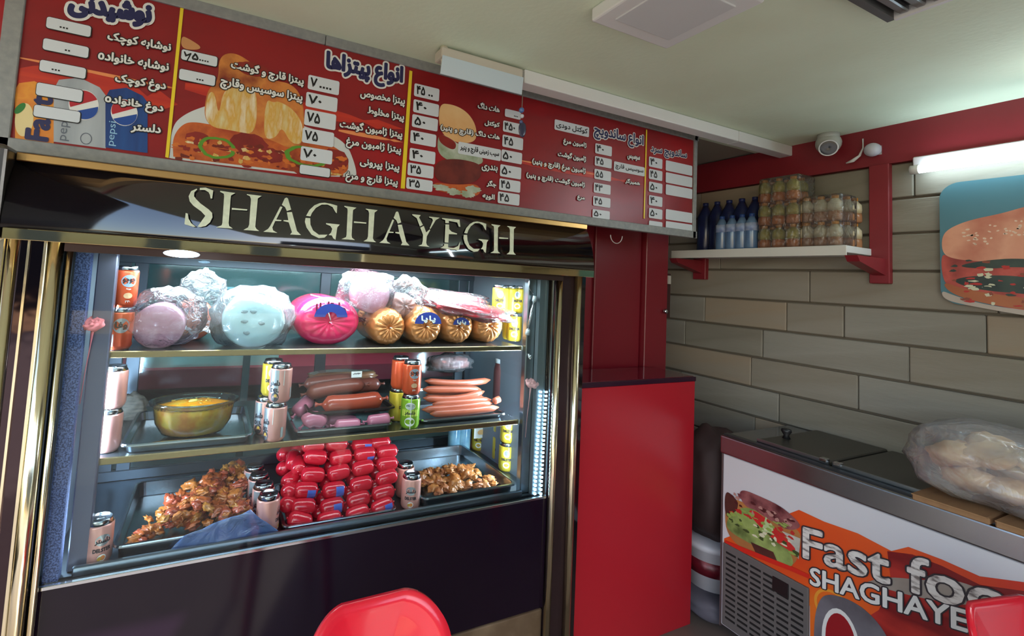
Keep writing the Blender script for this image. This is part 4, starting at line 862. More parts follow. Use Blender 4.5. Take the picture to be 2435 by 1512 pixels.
for k, (a, m_, b, y, s) in enumerate((((1003, 974), (1090, 972), (1172, 957), 1.60, 'long frankfurter second from the front'), ((1022, 984), (1100, 982), (1186, 968), 1.575, 'long frankfurter lying at the very front of the tray'), ((1006, 946), (1085, 958), (1152, 930), 1.63, 'curved glossy frankfurter, second from the top'), ((1004, 926), (1075, 926), (1144, 926), 1.65, 'straight frankfurter below the topmost one'),
                                   ((1010, 905), (1090, 918), (1166, 903), 1.70, 'topmost frankfurter of the heap, farthest back'), ((1028, 961), (1090, 958), (1168, 950), 1.62, 'thin frankfurter squeezed in the middle of the heap'), ((1012, 938), (1080, 942), (1150, 944), 1.68, 'frankfurter mostly hidden behind the curved one'))):
    saus([pz_(*a, y), pz_(*m_, y), pz_(*b, y + .01)], .0135, frank, s, gf, 'frankfurter', pinch=False)
saus([pz_(1172, 956, 1.60), pz_(1190, 947, 1.61)], .013, frank, 'short cut frankfurter end lying at the right of the heap', gf, 'frankfurter', pinch=False, n=5)
c = pz_(1070, 862, 1.80); vp = empty('cold_cut_pack', c, 'clear pack of sliced cold cuts standing behind the frankfurters', 'package')
b = blob('slices', (.085, .035, .028), M('slices_m', (96, 40, 46), .35, c2=((150, 96, 90), (70, 30, 36)), scale=9, stretch=(1, 1, 5)), vp, .15, 3, 8, 3, None, 3); b.location = c
b = blob('clear_film', (.10, .04, .036), film, vp, .3, 3, 9, 3, None, 3, .1); b.location = c
# heap of small red sausages
chub = M('chub_red', (206, 34, 52), .2, c2=(190, 26, 44), scale=4, coat=.6); chl = M('chub_label', (64, 84, 176), .35, c2=(96, 116, 196), scale=60)
def chub_model(labelled):
    r0 = .0265
    o = tube('red_sausage', [(x, 0, 0) for x in (-.050, -.0485, -.044, -.036, -.022, 0, .022, .036, .044, .0485, .050)], [.002, .010, .0185, .0245, .0265, .027, .0265, .0245, .0185, .010, .002], chub, None, 20)
    tube('clip', [(.050, 0, 0), (.055, 0, 0)], [.003, .0045], chub, o, 7); tube('clip', [(-.050, 0, 0), (-.055, 0, 0)], [.003, .0045], chub, o, 7)
    if labelled:
        n = 8; vs = []
        for i in range(n + 1):
            t = -1.2 + 1.5 * i / n
            for x in (.002, .020, .036): rr = (.0273 if x < .03 else .0250) ; vs.append((x, -rr * cos(t), rr * sin(t) + .0))
        lb = mesh('blue_label', vs, [(3 * i + j, 3 * i + 3 + j, 3 * i + 4 + j, 3 * i + 1 + j) for i in range(n) for j in range(2)], chl, o, True)
    return o
ch0, ch1 = chub_model(0), chub_model(1)
cw = ('bottom', 'second', 'third', 'fourth', 'fifth', 'top'); gc = 'small red sausages heaped on the steel tray'
grid = [((713, 1238, 20), (783, 1235, -6), (850, 1221, -10), (909, 1204, -12)), ((721, 1204, 6), (789, 1203, -4), (852, 1187, -8), (911, 1171, -8)), ((727, 1165, 6), (794, 1164, 0), (858, 1151, -4), (919, 1135, -8)),
        ((744, 1129, 8), (805, 1123, -4), (863, 1112, -5), (920, 1103, 0)), ((750, 1086, 12), (810, 1087, -3), (867, 1079, 2), (920, 1073, 2)), ((800, 1055, 4), (861, 1058, 5), (903, 1052, 2), (745, 1058, 5))]
labd = {(0, 3), (1, 1), (2, 1), (2, 0), (4, 2), (5, 1)}
for i, rw in enumerate(grid):
    for j, (px, py, a) in enumerate(rw):
        y = 1.53 + .028 * i; q = P(px, py, Y=y)
        col = sorted(rw).index((px, py, a)); L = (i, j) in labd
        place(ch1 if L else ch0, USED, q, 0, (.79, .92, .92), 'glossy red sausage%s, front of the heap, %s row, %s from left' % (' with a blue label' if L else '', cw[i], ('first', 'second', 'third', 'fourth')[col]), gc, rot=(radians(random.uniform(-25, 25)), radians(a), radians(random.uniform(-6, 6))))
back = [(697, 1093, 1.70), (679, 1112, 1.72), (710, 1106, 1.66), (694, 1139, 1.64), (680, 1075, 1.80), (710, 1073, 1.76), (692, 1165, 1.60), (690, 1195, 1.58), (700, 1225, 1.57), (780, 1075, 1.72), (840, 1070, 1.74), (895, 1065, 1.76)]
for k, (px, py, y) in enumerate(back):
    place(ch0, USED, P(px, py, Y=y), 0, (.79, .92, .92), 'small red sausage partly hidden behind the front of the heap', 'red sausages at the back of the heap', rot=(0, radians(random.uniform(-15, 15)), radians(random.uniform(40, 120) if k < 9 else 0)))
for i in range(4):
    for j in range(4):
        y = 1.60 + .028 * i; px, py, a = grid[i][j]; q = P(px + random.uniform(-6, 6), py, Y=1.53 + .028 * i); q.y += .055
        place(ch0, USED, q, 0, (.79, .92, .92), 'small red sausage partly hidden behind the front of the heap', 'red sausages at the back of the heap', rot=(0, radians(a), radians(random.uniform(-10, 10))))
# chicken
def pieces(n, reg, zf, r, mats, label, group, name, seed, keep, cat='chicken piece'):
    rnd = random.Random(seed); protos = []
    for k in range(7):
        o = blob(name, (1, rnd.uniform(.6, .9), rnd.uniform(.45, .7)), mats[k % len(mats)], None, .75, 2.0, seed + k, 3, None, 2, .45); o['category'] = cat; o['label'] = label; protos.append(o)
    k = 0; tries = 0
    while k < n and tries < 5000:
        tries += 1; x, y = rnd.uniform(reg[0], reg[1]), rnd.uniform(reg[2], reg[3]); u, v = (x - reg[0]) / (reg[1] - reg[0]), (y - reg[2]) / (reg[3] - reg[2])
        h = keep(u, v)
        if h <= 0: continue
        s = r * rnd.uniform(.7, 1.3); z = zf + r * .4 + h * rnd.uniform(.25, 1)
        place(protos[k % 7], USED, (x, y, z), 0, (s, s, s * rnd.uniform(.7, 1)), label, group, rot=(rnd.uniform(-.6, .6), rnd.uniform(-.6, .6), rnd.uniform(0, 6.28))); k += 1
ckm = [M('chicken_%d' % i, a, .34, c2=b, scale=2.6, coat=.5) for i, (a, b) in enumerate([((150, 62, 32), ((176, 88, 38), (100, 38, 20))), ((160, 74, 34), ((184, 108, 44), (112, 46, 22))), ((146, 50, 32), ((172, 76, 46), (96, 32, 20))), ((164, 98, 38), ((184, 120, 48), (122, 62, 26)))])]
x0, x1 = tx(300, 1.52, DK), tx(585, 1.52, DK)
pieces(210, (x0, x1, 1.525, 1.86), DK + .004, .0165, ckm, 'glistening piece of marinated chicken on the wide steel tray', 'marinated chicken pieces on the left tray', 'chicken_piece', 50,
       lambda u, v: (.085 * min(1, u * 2.6 + .15) * (1 - .25 * abs(u - .6)) if v < .22 + .9 * u else 0))
x0 = tx(1020, 1.53, DK)
nug = [M('nugget_%d' % i, a, .42, c2=b, scale=2.5, coat=.2) for i, (a, b) in enumerate([((170, 96, 44), ((184, 118, 62), (132, 68, 30))), ((176, 104, 56), ((152, 80, 38), (188, 126, 76))), ((160, 82, 36), ((178, 110, 50), (124, 60, 26)))])]
pieces(70, (x0, 1.02, 1.53, 1.74), DK + .004, .0185, nug, 'orange breaded chicken piece on the right-hand steel tray', 'chicken pieces on the right tray', 'chicken_piece', 90, lambda u, v: .055 * max(0, 1 - abs(u - .5) * 1.4) * max(0, 1 - abs(v - .45) * 1.2) + .004)
n_ = 16; A_, B_, C_, D_ = P(392, 1324, Y=1.486), P(670, 1268, Y=1.486), P(596, 1212, Y=1.474), P(440, 1272, Y=1.474)
vs = []
for i in range(n_ + 1):
    for j in range(7):
        u, v = i / n_, j / 6; p = (A_ * (1 - u) + B_ * u) * (1 - v) + (D_ * (1 - u) + C_ * u) * v
        vs.append(p + Vector((0, .005 * sin(9 * u + 3 * v) + .004 * noise.noise(p * 40), .004 * noise.noise(p * 30))))
b = mesh('plastic_sheet', vs, [(i * 7 + j, (i + 1) * 7 + j, (i + 1) * 7 + j + 1, i * 7 + j + 1) for i in range(n_) for j in range(6)], sheer('skylight_blue_sheet', (190, 206, 240), .5, .2, .6, 18, .9, dc=(130, 158, 220)), None, True)  # blue of the skylight is mixed into the sheet's tint and diffuse colour
md = b.modifiers.new('thickness', 'SOLIDIFY'); md.thickness = .001
tag(b, 'clear plastic sheet with painted blue skylight over the right half of the chicken tray', 'plastic sheet')
# back of the deck
for px, y, s in ((1078, 1.95, 'blue labelled bottle at the back of the bottom deck, left one'), (1103, 1.95, 'blue labelled bottle at the back of the bottom deck, right one')):
    p = at(px, y, DK); o = bottle('water_bottle', [(.026, 0), (.028, .01), (.028, .12), (.012, .15)], M('bottle_blue', (60, 100, 130), .15, c2=(150, 190, 200), scale=14), [(.013, .148), (.013, .165), (0, .165)], M('cap_blue', (40, 70, 130), .4), s, 'bottle', p)
c = P(1146, 1024, Y=1.90); o = empty('price_card', c, 'small white card with a picture of food hanging at the back of the bottom deck', 'card')
s = mpp(1146, 1024, 1.9); b = box('card', (-18 * s, 0, -14 * s), (18 * s, .002, 14 * s), whp, o); b.location = c
BC = Board('Y', 1.897); ell(1146, 1027, 10, 6, M('print_bun', (0, 0, 0)), 1, o, jit=.1, B=BC)
# ------------------------------------------------------------------ red counter end and tall cabinet
pf = 1.50; a = P(1655, 895, Y=pf); pt_ = a.z; pb = P(1590, 870, Z=pt_).y
pd_ = empty('red_pedestal', (1.7, 1.7, 0), 'glossy red counter end with a dark-edged maroon top, right of the showcase', 'counter')
box('body', (1.345, pf + .004, 0), (a.x, pb, pt_ - .022), redlam, pd_, .002, 1)
box('edge_band', (1.340, pf, pt_ - .022), (a.x + .002, pb + .002, pt_ - .002), M('plum_edge', (44, 14, 34), .3), pd_, .002, 1)
box('corner_trim', (1.338, pf - .002, 0), (1.352, pf + .01, pt_ - .022), M('plum_edge', (0, 0, 0)), pd_)
box('top', (1.345, pf + .010, pt_ - .002), (a.x - .004, pb, pt_), M('maroon_top', (92, 22, 40), .12, coat=.8), pd_)
cb = P(1585, 720, Y=pb + .02)
tc_ = empty('tall_red_cabinet', (1.9, pb + .1, 0), 'tall dark red cabinet behind the counter end, under the menu board', 'cabinet')
box('side', (1.34, pb + .06, 0), (2.02, pb + .45, RZ - .05), redcab, tc_)
box('door', (2.02, pb + .015, 0), (cb.x, pb + .45, RZ - .05), redcab, tc_, .003, 1)
box('door', (1.70, pb + .045, 0), (2.015, pb + .06, RZ - .05), redcab, tc_, .003, 1)
h = box('handle_plate', (cb.x, pb + .02, P(1590, 757, Y=pb).z), (cb.x + .03, pb + .05, P(1590, 650, Y=pb).z), M('dark_handle', (52, 24, 26), .4), tc_, .003, 1)
box('pale_catch', (cb.x - .002, pb + .01, P(1590, 675, Y=pb).z), (cb.x + .018, pb + .02, P(1590, 655, Y=pb).z), M('catch_pale', (170, 166, 156), .5), tc_)
k = lathe('knob', [(.001, -.012), (.011, -.010), (.013, 0), (.009, .008), (.001, .010)], chrome, tc_, 14); k.location = P(1583, 740, Y=pb); k.rotation_euler = (radians(90), 0, 0)
# ------------------------------------------------------------------ wall shelf with bottle packs
SX = 2.40
def atX(px, x, z):
    y = 1.4
    for _ in range(8): y = P(px, proj((x, y, z))[1], X=x).y
    return Vector((x, y, z))
c1 = P(2014, 583, X=SX); c2 = P(1598, 597, X=SX); sz = (c1.z + c2.z) / 2
ws = empty('wall_shelf', (2.52, (c1.y + c2.y) / 2, sz), 'white wall shelf on two red brackets carrying drink packs', 'shelf')
box('board', (SX, c1.y, sz - .03), (WX - .02, c2.y, sz), white, ws, .002, 1)
box('front_lip', (SX - .006, c1.y, sz - .042), (SX, c2.y, sz + .001), M('shelf_edge_white', (214, 214, 208), .5), ws, .001, 1)
def bracket(yc, ztop, zlow, wd=.035):
    b = box('bracket', (WX - .05, yc - wd, zlow), (WX - .018, yc + wd, ztop), redpaint, ws, .003, 1)
    x0, x1, z0, z1 = SX - .03, WX - .05, sz - .044, zlow + .035
    vs = [(x, yc + s * .022, z) for s in (-1, 1) for x, z in ((x0, z0), (x1, z0), (x1, z1), (x0 + .02, z0 - .025))]
    mesh('bracket_arm', vs, [(0, 1, 2, 3), (7, 6, 5, 4), (0, 4, 5, 1), (1, 5, 6, 2), (2, 6, 7, 3), (3, 7, 4, 0)], redpaint, b)
bracket(P(2090, 600, X=WX - .05).y, H + .606, P(2090, 674, X=WX - .05).z)
bracket(P(1662, 640, X=WX - .05).y, sz - .03, P(1662, 664, X=WX - .05).z, .04)
JS = .92
jp = [(0, 0), (.024, 0), (.028, .006), (.028, .030), (.026, .045), (.028, .060), (.027, .085), (.012, .108), (.012, .112)]
def juice(c, cl, nm):
    o = empty(nm, (0, 0, 0), 'bottle', 'bottle')
    lathe('juice', jp[:5] + [(.0, .045)], c, o, 14)
    lathe('bottle_body', [(.026, .045), (.028, .060), (.027, .085), (.012, .108)], cl, o, 14)
    lathe('cap', [(.013, .106), (.014, .122), (0, .122)], M('cap_orange', (206, 140, 60), .4), o, 12)
    return o
jo = juice(M('juice_orange', (196, 116, 54), .25), M('juice_label_green', (150, 150, 70), .3, c2=(196, 176, 90), scale=30), 'juice_bottle')
jb = juice(M('juice_amber', (170, 120, 84), .25), M('juice_clear', (190, 170, 130), .2, c2=(214, 206, 180), scale=25), 'juice_bottle')
wb = empty('water_bottle', (0, 0, 0), 'bottle', 'bottle')
lathe('bottle_body', [(.028, 0), (.030, .01), (.029, .09), (.030, .13), (.012, .17)], M('water_blue', (110, 140, 172), .12, c2=(70, 96, 140), scale=10), wb, 16)
lathe('label_band', [(.0305, .095), (.0305, .135)], M('water_label', (190, 200, 214), .3, c2=(90, 120, 180), scale=30), wb, 16); lathe('cap', [(.013, .168), (.013, .184), (0, .184)], M('cap_blue', (0, 0, 0)), wb, 12)
gj = 'shrink-wrapped juice bottles on the wall shelf'; tiers = ('bottom', 'middle', 'top')
for t in range(3):
    for k, px in enumerate((1818, 1852, 1886, 1919, 1953, 1986)):
        if t == 2 and k > 2: continue
        for r2 in range(2 if not (t == 1 and k > 4) else 1):
            p = atX(px, SX + .05, sz); p.x += r2 * .065; p.z = sz + .115 * t + .002
            lab_ = 'orange juice bottle on the wall shelf, %s tier, %s' % (tiers[t], 'front row, %s from left' % ('first', 'second', 'third', 'fourth', 'fifth', 'sixth')[k]) if r2 == 0 else 'orange juice bottle hidden in the second row of the pack'
            place(jo if k < 3 else jb, USED, p, 0, (1, 1, JS), lab_, gj if r2 == 0 else 'juice bottles in the rear row on the wall shelf')
for t in range(2):
    for k, xx in enumerate((SX + .115, SX + .18)):
        p = atX(1994, SX + .05, sz); p.x = xx; p.z = sz + .115 * t + .002
        place(jb, USED, p, 0, (1, 1, JS), 'pale juice bottle at the right end of the packs, %s tier, %s' % (tiers[t], ('nearer the shelf edge', 'nearer the stone wall')[k]), gj)
def pack_film(px0, px1, z0, z1, lab_):
    a, b = atX(px0, SX + .018, sz), atX(px1, SX + .018, sz)
    tag(box('shrink_wrap', (SX + .015, b.y, z0), (SX + .15, a.y, z1), sheer('wrap' + lab_[:5], (235, 238, 240), .10, .15, .6, 30, .5), None, .012, 3), lab_, 'plastic wrap')
pack_film(1802, 1902, sz + .001, sz + .348, 'clear shrink wrap around the three-tier juice pack')
pack_film(1905, 2002, sz + .001, sz + .233, 'clear shrink wrap around the two-tier juice pack on the right')
for k, px in enumerate((1716, 1740, 1764, 1787)):
    place(wb, USED, atX(px, SX + .05, sz), 0, None, 'pale blue water bottle on the wall shelf, %s from the left' % ('first', 'second', 'third', 'fourth')[k], 'water bottles on the wall shelf')
a, b = atX(1652, SX + .10, sz), atX(1800, SX + .10, sz)
for k in range(5):
    y = a.y + (b.y - a.y) * (k + .5) / 5
    o = bottle('dark_blue_bottle', [(.040, 0), (.044, .01), (.042, .12), (.044, .2), (.014, .27)], M('bottle_navy', (30, 36, 66), .2, c2=(40, 50, 96), scale=8), [(.015, .268), (.015, .285), (0, .285)], M('cap_navy', (30, 40, 90), .4), 'large navy blue bottle in the row behind the water bottles, %s from the left' % ('first', 'second', 'third', 'fourth', 'fifth')[k], 'bottle', (SX + .14, y, sz), 'large dark blue bottles on the wall shelf', 16)
# ------------------------------------------------------------------ on the wall: camera, ball, tube light, poster
q = P(1970, 345, X=2.55); s = mpp(1970, 345, q.y)
cc_ = empty('security_camera', (q.x, q.y, CZ), 'white dome security camera in the corner above the juice packs', 'camera')
cw_ = M('camera_white', (176, 178, 172), .4)
k = lathe('mount', [(0, .0), (.042, 0), (.042, -.02), (.035, -.03)], cw_, cc_, 24); k.location = (q.x, q.y, CZ)
k = blob('shell', (.050, .050, .048), cw_, cc_, 0, 1, 0, 3); k.location = (q.x, q.y, CZ - .045)
d = (Vector((0, 0, H)) - Vector((q.x, q.y, CZ - .08))).normalized()
e = Vector((q.x, q.y, CZ - .066)); rot = d.to_track_quat('Z', 'Y').to_euler()
k = lathe('eyeball', [(0, .0), (.046, 0), (.050, .035), (.046, .05), (.040, .052), (0, .046)], M('lens_dark', (60, 62, 70), .15), cc_, 28); k.location = e + d * .018; k.rotation_euler = rot; k.scale = (.75,) * 3
k = lathe('lens_ring', [(.042, .05), (.049, .052), (.049, .058), (.042, .056)], M('ring_white', (214, 216, 220), .4), cc_, 28, cap=False); k.location = e + d * .018; k.rotation_euler = rot; k.scale = (.75,) * 3
ca = [P(*p, X=2.60) for p in ((2052, 330), (2052, 352), (2044, 370), (2028, 382), (2012, 388))]
tag(tube('cable', ca, [.003, .003, .005, .008, .003], white), 'short white cable curling down beside the security camera', 'cable')
q = P(2075, 356, X=2.585); k = blob('ball', (.030, .030, .030), M('ball_white', (190, 190, 200), .5), None, 0, 1, 0, 3); k.location = q; tag(k, 'small white globe fitting on the red band right of the camera', 'light fitting'); box('ball_base', (q.x + .03, q.y - .02, q.z - .02), (WX - .03, q.y + .02, q.z + .02), white, k)
TX = 2.575; ta = P(2186, 402, X=TX); tz = ta.z
tl = empty('tube_light', (TX, .3, tz), 'glowing white fluorescent tube light along the top of the stone wall', 'light')
box('batten', (TX + .025, -.35, tz + .005), (WX - .03, ta.y + .03, tz + .060), M('batten_white', (214, 206, 206), .5), tl, .004, 1)
tube('tube', [(TX, ta.y, tz), (TX, -.33, tz)], .017, M('tube_glow', (215, 242, 255), .5, emit=16), tl, 16)
for y in (ta.y + .012, -.34): tube('end_cap', [(TX, y - .012, tz), (TX, y + .014, tz)], .019, white, tl, 14)
PX = WX - .045; BP = Board('X', PX - .002)
ya = P(2235, 560, X=PX).y; z1 = P(2330, 427, X=PX).z; z0 = P(2330, 727, X=PX).z; yb = ya - .95
po = empty('burger_poster', (PX, (ya + yb) / 2, (z0 + z1) / 2), 'rounded wall picture of a sesame burger on a teal background', 'picture')
pts = rrect(ya - yb, z1 - z0, .06, 8)
bm = bmesh.new(); f = bm.faces.new([bm.verts.new((PX, (ya + yb) / 2 - u, (z0 + z1) / 2 + v)) for u, v in pts]); r = bmesh.ops.extrude_face_region(bm, geom=[f]); bmesh.ops.translate(bm, vec=(.02, 0, 0), verts=[v for v in r['geom'] if isinstance(v, bmesh.types.BMVert)])
from_bm('board', bm, M('board_teal', (70, 116, 130), .25, c2=(92, 136, 148), scale=1.2), po, False)
BP.poly('print_plate', [(2238, 690), (2244, 712), (2300, 726), (2435, 750), (2700, 790), (2700, 740), (2435, 738), (2330, 722), (2262, 700)], M('poster_plate', (186, 172, 160), .4), po, 1)
bunp = M('poster_bun', (206, 120, 92), .35, c2=((226, 160, 130), (180, 90, 70)), scale=5)
BP.poly('print_bun', [(2240, 560), (2262, 540), (2310, 522), (2380, 508), (2435, 492), (2520, 470), (2640, 480), (2700, 560), (2700, 640), (2435, 625), (2330, 622), (2262, 615), (2240, 600)], bunp, po, 2)
BP.poly('print_filling', [(2238, 600), (2262, 615), (2330, 618), (2435, 620), (2700, 640), (2700, 770), (2435, 738), (2330, 720), (2262, 692), (2240, 660)], M('poster_meat', (150, 50, 46), .35, c2=((196, 84, 72), (120, 34, 34)), scale=9), po, 1.5)
BP.poly('print_lettuce', [(2270, 634), (2330, 620), (2435, 612), (2700, 640), (2700, 665), (2435, 632), (2350, 640)], M('poster_dark', (30, 42, 44), .35, c2=(60, 76, 66), scale=14), po, 3)
BP.poly('print_lettuce', [(2262, 664), (2330, 654), (2435, 656), (2700, 690), (2700, 730), (2435, 698), (2350, 692), (2290, 680)], M('poster_dark', (0, 0, 0)), po, 3)
BP.poly('print_bun', [(2240, 668), (2300, 690), (2435, 708), (2700, 745), (2700, 775), (2435, 736), (2320, 718), (2256, 695)], M('poster_bun2', (186, 110, 66), .35, c2=(160, 84, 50), scale=6), po, 2.5)
for k in range(70):
    x = random.uniform(2262, 2600); y = 668 + (x - 2262) * .09 + random.gauss(0, 26); y = min(max(y, 612 + (x - 2262) * .06), 712 + (x - 2262) * .1)
    ell(x, y, random.uniform(5, 16), random.uniform(2, 5), random.choice([M('bit_red', (186, 44, 40), .4), M('bit_cream', (210, 206, 176), .4), M('poster_dark', (0, 0, 0)), M('poster_brown', (140, 70, 50), .4)]), 3.2 + k * .006, po, n=9, B=BP, jit=.35, seed=k, name='print_filling')
for k in range(90):
    x = random.uniform(2290, 2640); y = 556 - (x - 2330) * .17 + random.uniform(-18, 28); ell(x, y, random.uniform(3, 6), random.uniform(1.6, 2.6), M('poster_sesame', (232, 200, 176), .4), 4, po, n=7, B=BP, name='print_sesame', rot=random.uniform(-.6, .6))
# ------------------------------------------------------------------ chest freezer
FX = 2.118; a = P(1720, 1033, X=FX); fy = a.y; fz = a.z; fn_ = -.45
fz2 = P(1720, 1077, X=FX).z
BF = Board('X', FX - .001)
fe = empty('chest_freezer', (2.38, .5, 0), 'white chest freezer with a fast food print on its front and an aluminium rim', 'freezer')
box('body', (FX, fn_, .06), (WX - .03, fy, fz2), M('freezer_white', (204, 204, 208), .35), fe, .004, 1)
box('rim', (FX - .012, fn_, fz2), (WX - .025, fy + .008, fz), alu, fe, .008, 3)
box('rim_lip', (FX + .004, fn_, fz), (FX + .03, fy, fz + .006), M('rim_dark', (60, 62, 66), .3, .6), fe)
b_ = P(1990, 1100, Z=fz + .01).y
lm = M('lid_brown_steel', (70, 65, 58), .35, .4, c2=(60, 56, 50), scale=3)
y_far = P(1805, 1045, Z=fz + .012).y
for y0_, y1_ in ((b_ + .006, y_far), (.45, b_ - .006), (-.4, .438)):
    l_ = box('lid', (FX + .045, y0_, fz), (WX - .04, y1_, fz + .016), lm, fe, .004, 1)
    box('lid_edge', (FX + .040, y0_, fz + .002), (FX + .048, y1_, fz + .019), steel, l_)
for s_ in (-1, 1): box('hinge', (FX + .032, b_ + s_ * .022 - .012, fz + .012), (FX + .058, b_ + s_ * .022 + .012, fz + .024), chrome, fe, .002, 1)
q = P(1870, 1042, Z=fz + .016); k = lathe('knob', [(.016, 0), (.010, .012), (.020, .030), (.018, .040), (0, .042)], M('black_knob', (26, 26, 28), .4), fe, 16); k.location = q
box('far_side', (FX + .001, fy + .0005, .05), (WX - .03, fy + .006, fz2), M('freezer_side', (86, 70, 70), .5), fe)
# printed graphics on the front
og = M('print_orange_fade', (230, 146, 40), .3, c2=((224, 90, 34), (196, 44, 32)), scale=1.6, contrast=.5, detail=2)
BF.poly('print_background', [(1900, 1212), (1960, 1240), (2040, 1268), (2120, 1310), (2160, 1300), (2240, 1330), (2330, 1370), (2435, 1384), (2560, 1420), (2700, 1480), (2700, 1900), (1930, 1900), (1926, 1440), (1722, 1360), (1722, 1280)], og, fe, 1)
BF.poly('print_background', [(2110, 1310), (2170, 1318), (2240, 1345), (2330, 1390), (2435, 1405), (2560, 1440), (2700, 1500), (2700, 1900), (2020, 1900), (2010, 1500), (2090, 1450), (2120, 1390)], M('print_red_deep', (176, 30, 34), .3, c2=((120, 20, 24), (206, 60, 50)), scale=2.5, stretch=(1, 1, 3)), fe, 2)
BF.poly('print_red_line', [(1726, 1284), (1880, 1345), (1926, 1366), (1926, 1376), (1880, 1356), (1722, 1296)], M('print_red_line', (206, 40, 26), .4), fe, 9)
for q_, m_, l in (([(1724, 1180), (1760, 1190), (1800, 1210), (1860, 1240), (1905, 1262), (1905, 1300), (1888, 1352), (1830, 1330), (1726, 1286)], M('print_sub_bread', (190, 130, 70), .4, c2=(150, 96, 56), scale=6), 3),
                 ([(1724, 1166), (1742, 1176), (1760, 1200), (1740, 1232), (1724, 1226)], M('print_dark_meat', (60, 30, 30), .4, c2=(90, 50, 40), scale=14), 4),
                 ([(1756, 1158), (1820, 1185), (1860, 1205), (1900, 1240), (1905, 1256), (1870, 1262), (1800, 1215), (1766, 1200)], M('print_bacon', (92, 34, 44), .4, c2=((150, 90, 90), (70, 24, 30)), scale=14), 5),
                 ([(1754, 1172), (1800, 1190), (1796, 1200), (1758, 1184)], M('print_bacon', (0, 0, 0)), 5.5),
                 ([(1760, 1206), (1790, 1208), (1815, 1225), (1840, 1255), (1870, 1300), (1888, 1330), (1884, 1350), (1850, 1336), (1800, 1300), (1730, 1262), (1728, 1234)], M('print_leaf_green', (84, 112, 46), .4, c2=((150, 170, 96), (46, 66, 30)), scale=9), 6),
                 ([(1782, 1210), (1810, 1220), (1880, 1290), (1896, 1308), (1880, 1312), (1830, 1275), (1784, 1226)], M('print_tomato', (196, 44, 40), .4), 7),
                 ([(1822, 1228), (1838, 1248), (1842, 1272), (1812, 1262)], M('print_pale_leaf', (176, 196, 140), .4), 8), ([(1860, 1262), (1904, 1280), (1900, 1330), (1880, 1290)], M('print_cabbage', (206, 204, 190), .4, c2=(150, 150, 140), scale=20), 6),
                 ([(1786, 1288), (1840, 1312), (1850, 1336), (1800, 1318)], M('print_dark_meat', (0, 0, 0)), 8)):
    BF.poly('print_sandwich', q_, m_, fe, l)
rnd = random.Random(12)
for k in range(90):
    u = rnd.random(); x = 1732 + 165 * u; y = 1185 + 75 * u + rnd.uniform(-18, 62)
    if x > 1895 or y > 1262 + .36 * (x - 1730): continue
    kind = 0 if y < 1200 + 55 * u else 1 if y > 1222 + 68 * u else 2
    ell(x, y, rnd.uniform(3, 9), rnd.uniform(2, 5), rnd.choice([[M('bit_meat', (74, 28, 30), .4), M('bit_pale', (176, 130, 120), .4)], [M('bit_green', (140, 164, 80), .4), M('bit_dark', (58, 74, 36), .4), M('bit_cream', (210, 206, 176), .4)], [M('bit_red', (186, 44, 40), .4), M('bit_green', (0, 0, 0))]][kind]), 8.1 + k * .009, fe, n=9, B=BF, jit=.35, seed=k, name='print_sandwich')
BF.poly('print_glass', [(1944, 1432), (1968, 1408), (2040, 1432), (2100, 1490), (2130, 1560), (2140, 1900), (1936, 1900), (1934, 1500)], M('print_cola_can', (130, 128, 136), .3, c2=(80, 74, 80), scale=8), fe, 5)
ell(2000, 1530, 38, 70, M('print_can_red', (150, 26, 34), .3), 7, fe, B=BF, name='print_emblem'); ell(2000, 1535, 48, 86, wh, 6, fe, B=BF, name='print_emblem')
ell(1985, 1450, 52, 44, M('print_amber_ring', (226, 150, 50), .35), 4, fe, B=BF, rin=.86, name='print_ring')
BF.poly('print_smoke', [(2050, 1386), (2110, 1370), (2200, 1380), (2290, 1378), (2400, 1440), (2300, 1440), (2180, 1420), (2080, 1392)], M('print_smoke', (170, 160, 150), .4, c2=(120, 110, 100), scale=8), fe, 3)
dirty = M('print_distressed', (222, 220, 214), .4, c2=((214, 210, 204), (120, 112, 108)), scale=26, contrast=.28, detail=6, stretch=(1, 1, 3))
BF.text('Fast food', (1910, 1288), (2512, 1464), 92, dirty, fe, 10, .003, dkp, .005)
BF.text('SHAGHAYEGH', (1927, 1368), (2446, 1519), 51, wh, fe, 10, .002, dkp, .004)
# vent grille
ga, gb_ = P(1722, 1298, X=FX), P(1926, 1378, X=FX); gz = (ga.z + gb_.z) / 2
gm = M('grille_grey', (96, 92, 90), .5)
vg = box('vent_grille', (FX - .010, gb_.y, .07), (FX + .001, ga.y, gz - .006), gm, fe, .004, 2)
dk = M('slot_black', (12, 12, 12), .7); slot = None; W_ = (ga.y - gb_.y)
for i in range(6):
    for j in range(17):
        yc = ga.y - W_ * (.075 + .155 * i) - .012; zc = gz - .040 - j * .0225
        if i == 4 and j < 2 or zc < .09: continue
        if slot is None: slot = box('vent_slot', (-.0006, -.021, -.0042), (.0006, .021, .0042), dk, vg); o = slot
        else: o = slot.copy(); COL.objects.link(o)
        o.location = (FX - .0106, yc, zc)
box('switch_box', (FX - .014, ga.y - W_ * .80, gz - .085), (FX - .009, ga.y - W_ * .62, gz - .030), M('switch_black', (26, 20, 22), .4), vg, .002, 1)
